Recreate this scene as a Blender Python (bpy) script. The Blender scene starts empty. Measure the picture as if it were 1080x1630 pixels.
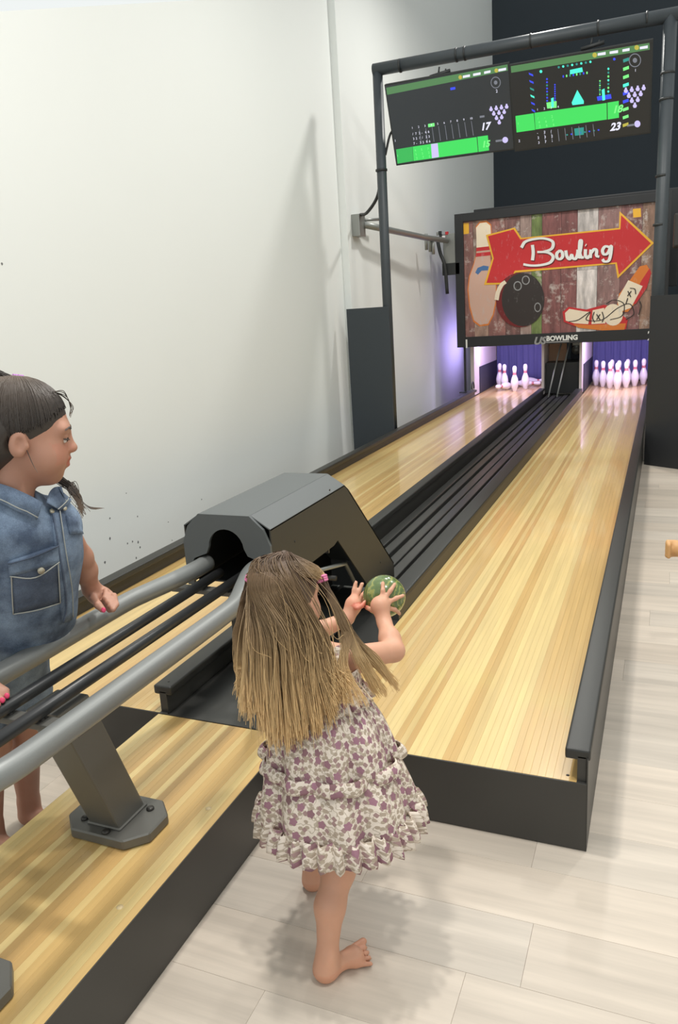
import bpy, bmesh, math, random
import numpy as np
from mathutils import Vector, Matrix
from mathutils.bvhtree import BVHTree
random.seed(7); RNG = np.random.default_rng(7)
PI = math.pi
scene = bpy.context.scene
COL = scene.collection

# ------------------------------------------------------------------ camera
F_PX = 1226.6
CAM = np.array([.18048, -1.99488, 1.55])
def _axes(yaw, pitch, roll):
    cy, sy = math.cos(yaw), math.sin(yaw); cp, sp = math.cos(pitch), math.sin(pitch); cr, sr = math.cos(roll), math.sin(roll)
    fwd = np.array([-sy*cp, cy*cp, sp]); right = np.array([cy, sy, 0.]); up = np.cross(right, fwd)
    return cr*right+sr*up, -sr*right+cr*up, fwd
CR, CU, CW = _axes(.405577, -.254506, -.063718)
cd = bpy.data.cameras.new('camera'); cam = bpy.data.objects.new('camera', cd); COL.objects.link(cam)
cd.sensor_fit = 'VERTICAL'; cd.sensor_height = 36; cd.lens = F_PX*36/1630; cd.clip_start = .02
m = Matrix.Identity(4)
for i in range(3):
    m[i][0], m[i][1], m[i][2], m[i][3] = CR[i], CU[i], -CW[i], CAM[i]
cam.matrix_world = m
scene.camera = cam
def ray(a, b): return CW+CR*(a-540)/F_PX+CU*(815-b)/F_PX
def dep(a, b, D): return CAM+ray(a, b)*D                  # survey point: pixel and depth -> place in the room
def on(a, b, **k):
    d = ray(a, b); ax, v = list(k.items())[0]; i = 'xyz'.index(ax)
    return CAM+d*(v-CAM[i])/d[i]

# ------------------------------------------------------------------ world, lights, exposure
scene.view_settings.view_transform = 'Standard'; scene.view_settings.look = 'None'
scene.view_settings.gamma = 1; scene.view_settings.use_curve_mapping = False
scene.view_settings.exposure = 0.2
wd = bpy.data.worlds.new('world'); scene.world = wd; wd.use_nodes = True
bg = wd.node_tree.nodes['Background']; bg.inputs[0].default_value = (.96, 1, .99, 1); bg.inputs[1].default_value = .80
def area(name, loc, size, power, color=(1, .97, .92), target=None, sy=None):
    l = bpy.data.lights.new(name, 'AREA'); l.energy = power; l.color = color; l.size = size
    if sy: l.shape = 'RECTANGLE'; l.size_y = sy
    o = bpy.data.objects.new(name, l); COL.objects.link(o); o.location = loc
    t = Vector(target if target is not None else (loc[0], loc[1], 0)) - Vector(loc)
    o.rotation_euler = t.to_track_quat('-Z', 'Y').to_euler()
    return o
area('ceiling_lamp', (-1.1, .1, 4.6), .2, 64)
area('ceiling_lamp', (.6, -.9, 4.6), .2, 44)
area('ceiling_lamp', (1.2, 3.2, 4.8), .24, 42)
area('ceiling_lamp', (-.9, 3.4, 4.8), .24, 38)
area('ceiling_lamp', (-.9, 6.9, 5.2), .3, 75)

# ------------------------------------------------------------------ materials
MATS = {}
def newmat(name):
    mt = bpy.data.materials.new(name); mt.use_nodes = True
    nt = mt.node_tree; b = nt.nodes['Principled BSDF']; MATS[name] = mt
    return mt, nt, b
def srgb(r, g, b):
    f = lambda c: (c/255/12.92) if c/255 <= .04045 else ((c/255+.055)/1.055)**2.4
    return (f(r), f(g), f(b), 1)
def plain(name, col, rough=.5, metal=0, spec=.5, coat=0, bump=0, bscale=200, var=0, vscale=4):
    mt, nt, b = newmat(name)
    b.inputs['Base Color'].default_value = col; b.inputs['Roughness'].default_value = rough
    b.inputs['Metallic'].default_value = metal; b.inputs['Specular IOR Level'].default_value = spec
    b.inputs['Coat Weight'].default_value = coat
    tc = nt.nodes.new('ShaderNodeTexCoord')
    n = nt.nodes.new('ShaderNodeTexNoise'); nt.links.new(tc.outputs['Object'], n.inputs['Vector'])
    n.inputs['Scale'].default_value = vscale; n.inputs['Detail'].default_value = 4
    mx = nt.nodes.new('ShaderNodeMix'); mx.data_type = 'RGBA'; mx.blend_type = 'MULTIPLY'
    mx.inputs[0].default_value = 1; mx.inputs[6].default_value = col
    mr = nt.nodes.new('ShaderNodeMapRange'); mr.inputs[3].default_value = 1-var; mr.inputs[4].default_value = 1+var
    nt.links.new(n.outputs['Fac'], mr.inputs[0]); nt.links.new(mr.outputs[0], mx.inputs[7])
    nt.links.new(mx.outputs[2], b.inputs['Base Color'])
    if bump:
        n2 = nt.nodes.new('ShaderNodeTexNoise'); n2.inputs['Scale'].default_value = bscale
        nt.links.new(tc.outputs['Object'], n2.inputs['Vector'])
        bp = nt.nodes.new('ShaderNodeBump'); bp.inputs['Strength'].default_value = bump; bp.inputs['Distance'].default_value = .002
        nt.links.new(n2.outputs['Fac'], bp.inputs['Height']); nt.links.new(bp.outputs[0], b.inputs['Normal'])
    return mt
def emit(name, col, strength=1.0):
    mt, nt, b = newmat(name)
    b.inputs['Base Color'].default_value = (0.01, .01, .01, 1); b.inputs['Roughness'].default_value = .3
    b.inputs['Emission Color'].default_value = col; b.inputs['Emission Strength'].default_value = strength
    return mt
def board_mat(name, axis, rough, coat, streak=(60, 1.2), cvar=.22, patch=.10, flake=None):
    """planks: object colour x fine grain running along the board"""
    mt, nt, b = newmat(name); L = nt.links.new
    oi = nt.nodes.new('ShaderNodeObjectInfo'); tc = nt.nodes.new('ShaderNodeTexCoord')
    geo = nt.nodes.new('ShaderNodeNewGeometry')
    mp = nt.nodes.new('ShaderNodeMapping')
    mp.inputs['Scale'].default_value = (streak[0], streak[1], 5) if axis == 'Y' else (streak[1], streak[0], 5)
    ad = nt.nodes.new('ShaderNodeVectorMath'); ad.operation = 'ADD'
    sc = nt.nodes.new('ShaderNodeVectorMath'); sc.operation = 'SCALE'; sc.inputs[3].default_value = 37
    L(oi.outputs['Random'], sc.inputs[0]); L(geo.outputs['Position'], ad.inputs[0]); L(sc.outputs[0], ad.inputs[1])
    L(ad.outputs[0], mp.inputs['Vector'])
    n = nt.nodes.new('ShaderNodeTexNoise'); n.inputs['Detail'].default_value = 6; n.inputs['Scale'].default_value = 1; n.inputs['Roughness'].default_value = .65
    L(mp.outputs[0], n.inputs['Vector'])
    mr = nt.nodes.new('ShaderNodeMapRange'); mr.inputs[1].default_value = .3; mr.inputs[2].default_value = .7
    mr.inputs[3].default_value = 1-cvar; mr.inputs[4].default_value = 1+cvar*.4
    L(n.outputs['Fac'], mr.inputs[0])
    mx = nt.nodes.new('ShaderNodeMix'); mx.data_type = 'RGBA'; mx.blend_type = 'MULTIPLY'; mx.inputs[0].default_value = 1
    L(oi.outputs['Color'], mx.inputs[6]); L(mr.outputs[0], mx.inputs[7])
    n2 = nt.nodes.new('ShaderNodeTexNoise'); n2.inputs['Scale'].default_value = 2.2; n2.inputs['Detail'].default_value = 2
    mp2 = nt.nodes.new('ShaderNodeMapping'); mp2.inputs['Scale'].default_value = (6, .8, 1) if axis == 'Y' else (.8, 6, 1)
    L(ad.outputs[0], mp2.inputs['Vector']); L(mp2.outputs[0], n2.inputs['Vector'])
    mr2 = nt.nodes.new('ShaderNodeMapRange'); mr2.inputs[1].default_value = .35; mr2.inputs[2].default_value = .65
    mr2.inputs[3].default_value = 1-patch; mr2.inputs[4].default_value = 1+patch*.5
    L(n2.outputs['Fac'], mr2.inputs[0])
    mx2 = nt.nodes.new('ShaderNodeMix'); mx2.data_type = 'RGBA'; mx2.blend_type = 'MULTIPLY'; mx2.inputs[0].default_value = 1
    L(mx.outputs[2], mx2.inputs[6]); L(mr2.outputs[0], mx2.inputs[7]); L(mx2.outputs[2], b.inputs['Base Color'])
    if flake:
        nf = nt.nodes.new('ShaderNodeTexNoise'); nf.inputs['Scale'].default_value = 7; nf.inputs['Detail'].default_value = 9; nf.inputs['Roughness'].default_value = .72
        L(ad.outputs[0], nf.inputs['Vector'])
        mf = nt.nodes.new('ShaderNodeMapRange'); mf.inputs[1].default_value = .54; mf.inputs[2].default_value = .66; mf.inputs[4].default_value = .75; L(nf.outputs['Fac'], mf.inputs[0])
        mx3 = nt.nodes.new('ShaderNodeMix'); mx3.data_type = 'RGBA'; L(mf.outputs[0], mx3.inputs[0]); L(mx2.outputs[2], mx3.inputs[6]); mx3.inputs[7].default_value = flake
        L(mx3.outputs[2], b.inputs['Base Color'])
    b.inputs['Roughness'].default_value = rough; b.inputs['Coat Weight'].default_value = coat; b.inputs['Coat Roughness'].default_value = .06
    bp = nt.nodes.new('ShaderNodeBump'); bp.inputs['Strength'].default_value = .06; bp.inputs['Distance'].default_value = .001
    L(n.outputs['Fac'], bp.inputs['Height']); L(bp.outputs[0], b.inputs['Normal'])
    return mt
M_LANE = board_mat('lane_maple', 'Y', .3, .45, cvar=.10, patch=.07)
M_PLAT = board_mat('platform_maple', 'Y', .38, .2, cvar=.10, patch=.07)
M_FLOOR = board_mat('vinyl_plank', 'X', .45, 0, streak=(30, 1.4), cvar=.14, patch=.08)
M_PRINT = board_mat('barn_plank_print', 'Y', .5, 0, streak=(22, 22), cvar=.42, patch=.25, flake=srgb(206, 196, 188))
M_SUB = plain('subfloor', srgb(120, 112, 104), .8)
M_WALL = plain('white_wall_paint', srgb(224, 227, 224), .7, bump=.05, bscale=60, var=.012, vscale=1.5)
M_DARKWALL = plain('dark_wall_paint', srgb(42, 50, 57), .8, bump=.05, bscale=60)
M_BLACK = plain('black_laminate', srgb(57, 56, 53), .42, var=.08)
M_BLACKG = plain('black_gloss', srgb(38, 37, 35), .22, var=.08)
M_CAP = plain('black_rubber_cap', srgb(44, 44, 41), .42, var=.05)
M_SLAT = plain('track_slat', srgb(58, 58, 56), .28)
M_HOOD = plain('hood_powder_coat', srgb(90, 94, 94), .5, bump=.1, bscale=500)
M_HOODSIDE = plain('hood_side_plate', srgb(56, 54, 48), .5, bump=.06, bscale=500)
M_TUBE = plain('grey_hammered_tube', srgb(134, 136, 134), .42, metal=.35, bump=.08, bscale=400)
M_RAIL = plain('black_rail', srgb(42, 43, 44), .35)
M_POST = plain('grey_post', srgb(104, 103, 98), .45, metal=.3, bump=.06, bscale=400)
M_FRAME = plain('painted_pipe', srgb(58, 64, 68), .45, var=.12, vscale=12)
M_PANEL = plain('dark_panel', srgb(50, 57, 62), .6)
M_PANELR = plain('black_panel', srgb(40, 41, 43), .6)
M_MBLACK = plain('mask_black', srgb(34, 35, 37), .5)
M_METAL = plain('galvanised', srgb(150, 152, 148), .4, metal=.6)
M_CABLE = plain('cable_black', srgb(38, 40, 40), .5)
M_PIN = plain('pin_white', srgb(238, 234, 232), .25, coat=.4)
M_PINRED = plain('pin_red', srgb(190, 40, 45), .3)
M_KICK = plain('kickback_white', srgb(214, 204, 204), .5)
M_KICKP = plain('kick_plate', srgb(42, 44, 56), .6)
M_CURT = plain('curtain_navy', srgb(92, 94, 140), .8, bump=.1, bscale=90)
M_TANW = plain('tan_panel', srgb(190, 150, 120), .5)
M_BOLT = plain('bolt', srgb(60, 58, 55), .4, metal=.4)
M_DOT = plain('inlay_dot', srgb(232, 208, 160), .4)
M_SCUFF = plain('scuff', srgb(110, 112, 112), .8)
M_PINK = plain('pink_band', srgb(222, 122, 165), .5)
M_PURP = plain('purple_band', srgb(176, 110, 190), .5)
M_NAIL = plain('pink_polish', srgb(222, 70, 110), .2)
M_BUTTON = plain('metal_button', srgb(190, 184, 165), .4, metal=.3)
M_STITCH = plain('denim_stitch', srgb(176, 178, 172), .8)
M_SCREEN = plain('screen_glass', srgb(40, 44, 47), .25)
def skin(name, col):
    mt, nt, b = newmat(name); L = nt.links.new
    at = nt.nodes.new('ShaderNodeAttribute'); at.attribute_name = 'tint'
    mx = nt.nodes.new('ShaderNodeMix'); mx.data_type = 'RGBA'; mx.blend_type = 'MULTIPLY'; mx.inputs[0].default_value = 1
    tc = nt.nodes.new('ShaderNodeTexCoord'); n = nt.nodes.new('ShaderNodeTexNoise'); n.inputs['Scale'].default_value = 22
    L(tc.outputs['Object'], n.inputs['Vector'])
    mr = nt.nodes.new('ShaderNodeMapRange'); mr.inputs[3].default_value = .93; mr.inputs[4].default_value = 1.07
    L(n.outputs['Fac'], mr.inputs[0])
    mx0 = nt.nodes.new('ShaderNodeMix'); mx0.data_type = 'RGBA'; mx0.blend_type = 'MULTIPLY'; mx0.inputs[0].default_value = 1
    mx0.inputs[6].default_value = col; L(mr.outputs[0], mx0.inputs[7])
    L(mx0.outputs[2], mx.inputs[6]); L(at.outputs['Color'], mx.inputs[7]); L(mx.outputs[2], b.inputs['Base Color'])
    b.inputs['Roughness'].default_value = .5
    b.inputs['Subsurface Weight'].default_value = .12; b.inputs['Subsurface Radius'].default_value = (1, .35, .2); b.inputs['Subsurface Scale'].default_value = .006
    return mt
M_SKIN = skin('child_skin', srgb(210, 158, 130))
M_SKIN3 = skin('child_skin_amber', srgb(206, 158, 104))
M_SKIN2 = skin('child_skin_tan', srgb(184, 136, 114))
def hairmat(name, root, tip, pos=.45):
    mt, nt, b = newmat(name); L = nt.links.new
    uv = nt.nodes.new('ShaderNodeUVMap'); sp = nt.nodes.new('ShaderNodeSeparateXYZ'); L(uv.outputs[0], sp.inputs[0])
    r = nt.nodes.new('ShaderNodeValToRGB'); r.color_ramp.elements[0].color = root; r.color_ramp.elements[0].position = .12
    r.color_ramp.elements[1].color = tip; r.color_ramp.elements[1].position = .95
    e = r.color_ramp.elements.new(pos); e.color = tuple(.74*root[i]+.26*tip[i] for i in range(4))
    L(sp.outputs[1], r.inputs[0])
    mr = nt.nodes.new('ShaderNodeMapRange'); mr.inputs[3].default_value = .78; mr.inputs[4].default_value = 1.2; L(sp.outputs[0], mr.inputs[0])
    mx = nt.nodes.new('ShaderNodeMix'); mx.data_type = 'RGBA'; mx.blend_type = 'MULTIPLY'; mx.inputs[0].default_value = 1
    L(r.outputs[0], mx.inputs[6]); L(mr.outputs[0], mx.inputs[7]); L(mx.outputs[2], b.inputs['Base Color'])
    b.inputs['Roughness'].default_value = .42; b.inputs['Specular IOR Level'].default_value = .45
    return mt
M_HAIR1 = hairmat('light_brown_hair', srgb(96, 75, 58), srgb(228, 192, 138), .58)
M_HAIR2 = hairmat('dark_brown_hair', srgb(66, 60, 56), srgb(112, 92, 74), .6)
def floral():
    mt, nt, b = newmat('floral_cotton'); L = nt.links.new
    uv = nt.nodes.new('ShaderNodeUVMap')
    def layer(scale, R, petals, off, keep):
        mp = nt.nodes.new('ShaderNodeMapping'); mp.inputs['Scale'].default_value = (scale, scale, 1); mp.inputs['Location'].default_value = (off, off*.7, 0)
        L(uv.outputs[0], mp.inputs['Vector'])
        v = nt.nodes.new('ShaderNodeTexVoronoi'); v.voronoi_dimensions = '2D'; v.inputs['Scale'].default_value = 1; v.inputs['Randomness'].default_value = .8
        L(mp.outputs[0], v.inputs['Vector'])
        d = nt.nodes.new('ShaderNodeVectorMath'); d.operation = 'SUBTRACT'; L(mp.outputs[0], d.inputs[0]); L(v.outputs['Position'], d.inputs[1])
        s = nt.nodes.new('ShaderNodeSeparateXYZ'); L(d.outputs[0], s.inputs[0])
        a = nt.nodes.new('ShaderNodeMath'); a.operation = 'ARCTAN2'; L(s.outputs[1], a.inputs[0]); L(s.outputs[0], a.inputs[1])
        m1 = nt.nodes.new('ShaderNodeMath'); m1.operation = 'MULTIPLY'; m1.inputs[1].default_value = petals; L(a.outputs[0], m1.inputs[0])
        c = nt.nodes.new('ShaderNodeMath'); c.operation = 'COSINE'; L(m1.outputs[0], c.inputs[0])
        m2 = nt.nodes.new('ShaderNodeMath'); m2.operation = 'MULTIPLY_ADD'; m2.inputs[1].default_value = .13*R; m2.inputs[2].default_value = R; L(c.outputs[0], m2.inputs[0])
        lt = nt.nodes.new('ShaderNodeMath'); lt.operation = 'LESS_THAN'; L(v.outputs['Distance'], lt.inputs[0]); L(m2.outputs[0], lt.inputs[1])
        sc = nt.nodes.new('ShaderNodeSeparateColor'); L(v.outputs['Color'], sc.inputs[0])
        k = nt.nodes.new('ShaderNodeMath'); k.operation = 'LESS_THAN'; k.inputs[1].default_value = keep; L(sc.outputs[0], k.inputs[0])
        mu = nt.nodes.new('ShaderNodeMath'); mu.operation = 'MULTIPLY'; L(lt.outputs[0], mu.inputs[0]); L(k.outputs[0], mu.inputs[1])
        return mu.outputs[0], sc.outputs[1], v.outputs['Distance']
    def mix(fac, a, c):
        mx = nt.nodes.new('ShaderNodeMix'); mx.data_type = 'RGBA'; L(fac, mx.inputs[0])
        if isinstance(a, tuple): mx.inputs[6].default_value = a
        else: L(a, mx.inputs[6])
        if isinstance(c, tuple): mx.inputs[7].default_value = c
        else: L(c, mx.inputs[7])
        return mx.outputs[2]
    # vines
    n = nt.nodes.new('ShaderNodeTexNoise'); n.noise_dimensions = '2D'; n.inputs['Scale'].default_value = 62; n.inputs['Detail'].default_value = 1
    L(uv.outputs[0], n.inputs['Vector'])
    s = nt.nodes.new('ShaderNodeMath'); s.operation = 'SUBTRACT'; s.inputs[1].default_value = .5; L(n.outputs['Fac'], s.inputs[0])
    ab = nt.nodes.new('ShaderNodeMath'); ab.operation = 'ABSOLUTE'; L(s.outputs[0], ab.inputs[0])
    lt = nt.nodes.new('ShaderNodeMath'); lt.operation = 'LESS_THAN'; lt.inputs[1].default_value = .035; L(ab.outputs[0], lt.inputs[0])
    c = mix(lt.outputs[0], srgb(224, 211, 197), srgb(182, 168, 150))
    f1, _, _ = layer(80, .36, 2, 3.3, .8); c = mix(f1, c, srgb(172, 156, 138))
    f3, _, _ = layer(56, .28, 4, 8.1, .6); c = mix(f3, c, srgb(158, 130, 126))
    f2, g2, d2 = layer(34, .28, 5, 1.7, .8)
    r = nt.nodes.new('ShaderNodeValToRGB'); r.color_ramp.elements[0].color = srgb(132, 98, 102); r.color_ramp.elements[1].color = srgb(160, 116, 132); L(g2, r.inputs[0])
    c = mix(f2, c, r.outputs[0])
    L(c, b.inputs['Base Color']); b.inputs['Roughness'].default_value = .85
    tcn = nt.nodes.new('ShaderNodeTexNoise'); tcn.inputs['Scale'].default_value = 160; L(uv.outputs[0], tcn.inputs['Vector'])
    bp = nt.nodes.new('ShaderNodeBump'); bp.inputs['Strength'].default_value = .35; bp.inputs['Distance'].default_value = .003
    L(tcn.outputs['Fac'], bp.inputs['Height']); L(bp.outputs[0], b.inputs['Normal'])
    return mt
M_FLORAL = floral()
def denim(name, dark, light):
    mt, nt, b = newmat(name); L = nt.links.new
    tc = nt.nodes.new('ShaderNodeTexCoord')
    n = nt.nodes.new('ShaderNodeTexNoise'); n.inputs['Scale'].default_value = 9; n.inputs['Detail'].default_value = 6; n.inputs['Roughness'].default_value = .6
    L(tc.outputs['Object'], n.inputs['Vector'])
    r = nt.nodes.new('ShaderNodeValToRGB'); r.color_ramp.elements[0].color = dark; r.color_ramp.elements[0].position = .36
    r.color_ramp.elements[1].color = light; r.color_ramp.elements[1].position = .66; L(n.outputs['Fac'], r.inputs[0])
    w = nt.nodes.new('ShaderNodeTexNoise'); w.inputs['Scale'].default_value = 420; L(tc.outputs['Object'], w.inputs['Vector'])
    mr = nt.nodes.new('ShaderNodeMapRange'); mr.inputs[1].default_value = .3; mr.inputs[2].default_value = .7; mr.inputs[3].default_value = .82; mr.inputs[4].default_value = 1.15
    L(w.outputs['Fac'], mr.inputs[0])
    mx = nt.nodes.new('ShaderNodeMix'); mx.data_type = 'RGBA'; mx.blend_type = 'MULTIPLY'; mx.inputs[0].default_value = 1
    L(r.outputs[0], mx.inputs[6]); L(mr.outputs[0], mx.inputs[7]); L(mx.outputs[2], b.inputs['Base Color'])
    b.inputs['Roughness'].default_value = .85
    n3 = nt.nodes.new('ShaderNodeTexNoise'); n3.inputs['Scale'].default_value = 26; n3.inputs['Detail'].default_value = 3; L(tc.outputs['Object'], n3.inputs['Vector'])
    bp = nt.nodes.new('ShaderNodeBump'); bp.inputs['Strength'].default_value = .5; bp.inputs['Distance'].default_value = .01
    L(n3.outputs['Fac'], bp.inputs['Height']); L(bp.outputs[0], b.inputs['Normal'])
    return mt
M_DENIM = denim('washed_denim', srgb(74, 88, 110), srgb(140, 160, 184))
M_DENIMD = denim('dark_denim', srgb(70, 80, 98), srgb(104, 118, 140))
def marble_green():
    mt, nt, b = newmat('green_marbled_ball'); L = nt.links.new
    tc = nt.nodes.new('ShaderNodeTexCoord')
    w = nt.nodes.new('ShaderNodeTexWave'); w.wave_type = 'RINGS'; w.inputs['Scale'].default_value = 26; w.inputs['Distortion'].default_value = 7; w.inputs['Detail'].default_value = 3
    w.inputs['Detail Scale'].default_value = 1.6
    L(tc.outputs['Object'], w.inputs['Vector'])
    r = nt.nodes.new('ShaderNodeValToRGB'); r.color_ramp.elements[0].color = srgb(90, 110, 64); r.color_ramp.elements[0].position = .1
    r.color_ramp.elements[1].color = srgb(150, 152, 84); e = r.color_ramp.elements.new(.75); e.color = srgb(102, 122, 70)
    L(w.outputs['Fac'], r.inputs[0]); L(r.outputs[0], b.inputs['Base Color'])
    b.inputs['Roughness'].default_value = .2; b.inputs['Coat Weight'].default_value = .3
    return mt
M_BALL = marble_green()
M_BALL2 = plain('amber_glossy', srgb(176, 128, 66), .15, coat=.6)
EYEW = plain('eye_white', srgb(225, 220, 216), .2); EYEB = plain('eye_iris', srgb(50, 34, 26), .15)
M_LED = emit('led_strip', (.75, .62, 1, 1), 3.0)

# ------------------------------------------------------------------ helpers
def tag(o, label, cat, group=None):
    o['label'] = label; o['category'] = cat
    if group: o['group'] = group
    return o
def thing(name, label, cat, loc=(0, 0, 0), group=None):
    o = bpy.data.objects.new(name, None); COL.objects.link(o); o.location = loc; o.empty_display_size = .1
    return tag(o, label, cat, group)
def parent_to(o, p):
    o.parent = p
    q = p; off = Vector((0, 0, 0))
    if p.parent is None: off = Vector(p.location)
    else:
        # parts keep world coordinates in their mesh: the parent part sits at the thing's place already
        off = Vector(p.location) if not p.get('_w') else Vector((0, 0, 0))
    o.matrix_parent_inverse = Matrix.Translation(-off) if p.parent is None else Matrix.Identity(4)
def mk(name, verts, faces, mat, parent=None, smooth=False, uv=None):
    me = bpy.data.meshes.new(name)
    me.from_pydata([tuple(map(float, v)) for v in verts], [], [tuple(map(int, f)) for f in faces])
    if mat: me.materials.append(mat)
    if smooth: me.polygons.foreach_set('use_smooth', [True]*len(me.polygons))
    if uv is not None:
        ul = me.uv_layers.new(name='UVMap'); li = np.zeros(len(me.loops), dtype=np.int32); me.loops.foreach_get('vertex_index', li)
        ul.data.foreach_set('uv', np.asarray(uv, dtype=np.float32)[li].ravel())
    me.update()
    o = bpy.data.objects.new(name, me); COL.objects.link(o)
    if parent: parent_to(o, parent)
    return o
def link_bm(name, bm, mat, parent=None, smooth=False):
    me = bpy.data.meshes.new(name); bm.to_mesh(me); bm.free()
    me.materials.append(mat)
    if smooth: me.polygons.foreach_set('use_smooth', [True]*len(me.polygons))
    o = bpy.data.objects.new(name, me); COL.objects.link(o)
    if parent: parent_to(o, parent)
    return o
def bev(bm, w, seg=2):
    if w: bmesh.ops.bevel(bm, geom=list(bm.edges), offset=w, segments=seg, affect='EDGES', profile=.6)
def bm_box(x0, x1, y0, y1, z0, z1, b=0, seg=2):
    bm = bmesh.new(); r = bmesh.ops.create_cube(bm, size=1)
    for v in bm.verts:
        v.co = Vector(((x0+x1)/2+v.co.x*(x1-x0), (y0+y1)/2+v.co.y*(y1-y0), (z0+z1)/2+v.co.z*(z1-z0)))
    bev(bm, b, seg); return bm
def box(name, x0, x1, y0, y1, z0, z1, mat, parent=None, b=.003, seg=2):
    return link_bm(name, bm_box(x0, x1, y0, y1, z0, z1, b, seg), mat, parent)
def prism(name, pts, vec, mat, parent=None, b=0):
    """flat outline pts (3d) pushed along vec"""
    bm = bmesh.new(); vs = [bm.verts.new(tuple(p)) for p in pts]; f = bm.faces.new(vs)
    r = bmesh.ops.extrude_face_region(bm, geom=[f]); nv = [g for g in r['geom'] if isinstance(g, bmesh.types.BMVert)]
    bmesh.ops.translate(bm, verts=nv, vec=Vector(tuple(vec)))
    bmesh.ops.recalc_face_normals(bm, faces=bm.faces)
    bev(bm, b, 1)
    bmesh.ops.triangulate(bm, faces=[f for f in bm.faces if len(f.verts) > 4])
    return link_bm(name, bm, mat, parent)
def catmull(P, n=8):
    P = [np.asarray(p, float) for p in P]
    if len(P) < 3: return P
    Q = [2*P[0]-P[1]]+P+[2*P[-1]-P[-2]]; out = []
    for i in range(1, len(Q)-2):
        for k in range(n):
            t = k/n; a, b, c, d = Q[i-1:i+3]
            out.append(.5*((2*b)+(-a+c)*t+(2*a-5*b+4*c-d)*t*t+(-a+3*b-3*c+d)*t**3))
    out.append(P[-1]); return out
def tube_geo(P, rad, sides=12, cap=True):
    P = [np.asarray(p, float) for p in P]; n = len(P)
    R = rad if hasattr(rad, '__len__') else [rad]*n
    T = [P[min(i+1, n-1)]-P[max(i-1, 0)] for i in range(n)]; T = [t/(np.linalg.norm(t)+1e-12) for t in T]
    up = np.array([0, 0, 1.]) if abs(T[0][2]) < .9 else np.array([1., 0, 0])
    N = np.cross(T[0], up); N /= np.linalg.norm(N); vs = []; fs = []
    for i in range(n):
        N = N-T[i]*(N@T[i]); N /= np.linalg.norm(N)+1e-12; B = np.cross(T[i], N)
        for k in range(sides):
            a = 2*PI*k/sides; vs.append(P[i]+R[i]*(math.cos(a)*N+math.sin(a)*B))
    for i in range(n-1):
        for k in range(sides):
            fs.append((i*sides+k, i*sides+(k+1) % sides, (i+1)*sides+(k+1) % sides, (i+1)*sides+k))
    if cap: fs.append(tuple(range(sides))[::-1]); fs.append(tuple((n-1)*sides+k for k in range(sides)))
    return vs, fs
def tube(name, P, rad, mat, parent=None, sides=16):
    v, f = tube_geo(P, rad, sides); return mk(name, v, f, mat, parent, True)
def lathe(prof, n=20):
    vs = []; fs = []
    for r, z in prof:
        for k in range(n): vs.append((r*math.cos(2*PI*k/n), r*math.sin(2*PI*k/n), z))
    for i in range(len(prof)-1):
        for k in range(n): fs.append((i*n+k, i*n+(k+1) % n, (i+1)*n+(k+1) % n, (i+1)*n+k))
    fs.append(tuple(range(n))[::-1]); fs.append(tuple((len(prof)-1)*n+k for k in range(n)))
    return vs, fs
def cyl(name, a, b, r, mat, parent=None, sides=16): return tube(name, [a, b], r, mat, parent, sides)
def struct(o):
    o['kind'] = 'structure'; return o
def text_mesh(name, s, size, origin, ex, ey, mat, parent=None, shear=0, bold=0.0, center=False, depth=.0005, widthx=1.0):
    c = bpy.data.curves.new(name, 'FONT'); c.body = s; c.size = size; c.shear = shear; c.offset = bold; c.extrude = depth
    if center: c.align_x = 'CENTER'
    c.resolution_u = 3
    t = bpy.data.objects.new('tmp', c); COL.objects.link(t)
    dg = bpy.context.evaluated_depsgraph_get(); me = bpy.data.meshes.new_from_object(t.evaluated_get(dg))
    bpy.data.objects.remove(t); bpy.data.curves.remove(c)
    ex = np.asarray(ex, float); ey = np.asarray(ey, float); ez = np.cross(ex, ey); o_ = np.asarray(origin, float)
    for v in me.vertices:
        q = o_+ex*v.co.x*widthx+ey*v.co.y+ez*v.co.z; v.co = tuple(q)
    me.materials.clear(); me.materials.append(mat); me.name = name
    o = bpy.data.objects.new(name, me); COL.objects.link(o)
    if parent: parent_to(o, parent)
    return o

# ------------------------------------------------------------------ THE SETTING
ZL = .221
floor = struct(box('floor', -4.5, 5.2, -5, 14, -.06, -.012, M_SUB, b=0))
PW = .2035; Y0 = -.519
pl_bm = bm_box(-.6104, .6104, -PW/2+.0002, PW/2-.0002, -.012, 0, .0005, 1); pl_me = bpy.data.meshes.new('plank'); pl_bm.to_mesh(pl_me); pl_bm.free(); pl_me.materials.append(M_FLOOR)
for row in range(-7, 31):
    y = Y0+PW*(row+.5)
    off = -.07 if row == 0 else ((row*.437+.31) % 1.22)-.07
    for k in range(-4, 5):
        x = off+.61+1.2212*k
        if x+.61 < -2.6 or x-.61 > 3.0: continue
        if y > .1 and x+.61 < .02: continue
        if y > 5.9 and x > 0: continue
        o = bpy.data.objects.new('plank', pl_me); COL.objects.link(o); o.location = (x, y, 0); o.parent = floor
        g = random.uniform(.93, 1.05); c = srgb(206, 194, 179)
        t = random.uniform(-.015, .015)
        o.color = (c[0]*g*(1+t), c[1]*g, c[2]*g*(1-t), 1)
XW = -3.0
e0 = on(0, 18, x=XW); e1 = on(315, 0, x=XW); sl = (e1[2]-e0[2])/(e1[1]-e0[1])
zt = lambda y: e0[2]+sl*(y-e0[1])
yj = on(536, 240, x=XW)[1]
wl = struct(prism('wall_left', [(XW, -4.0, 0), (XW, yj, 0), (XW, yj, 8.0), (XW, e0[1]+(8.0-e0[2])/sl, 8.0) if e0[1]+(8.0-e0[2])/sl < yj else (XW, yj, zt(yj)), (XW, -1.5, zt(-1.5)), (XW, -4.0, zt(-1.5))], (-.15, 0, 0), M_WALL))
XF = XW+.07
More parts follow.
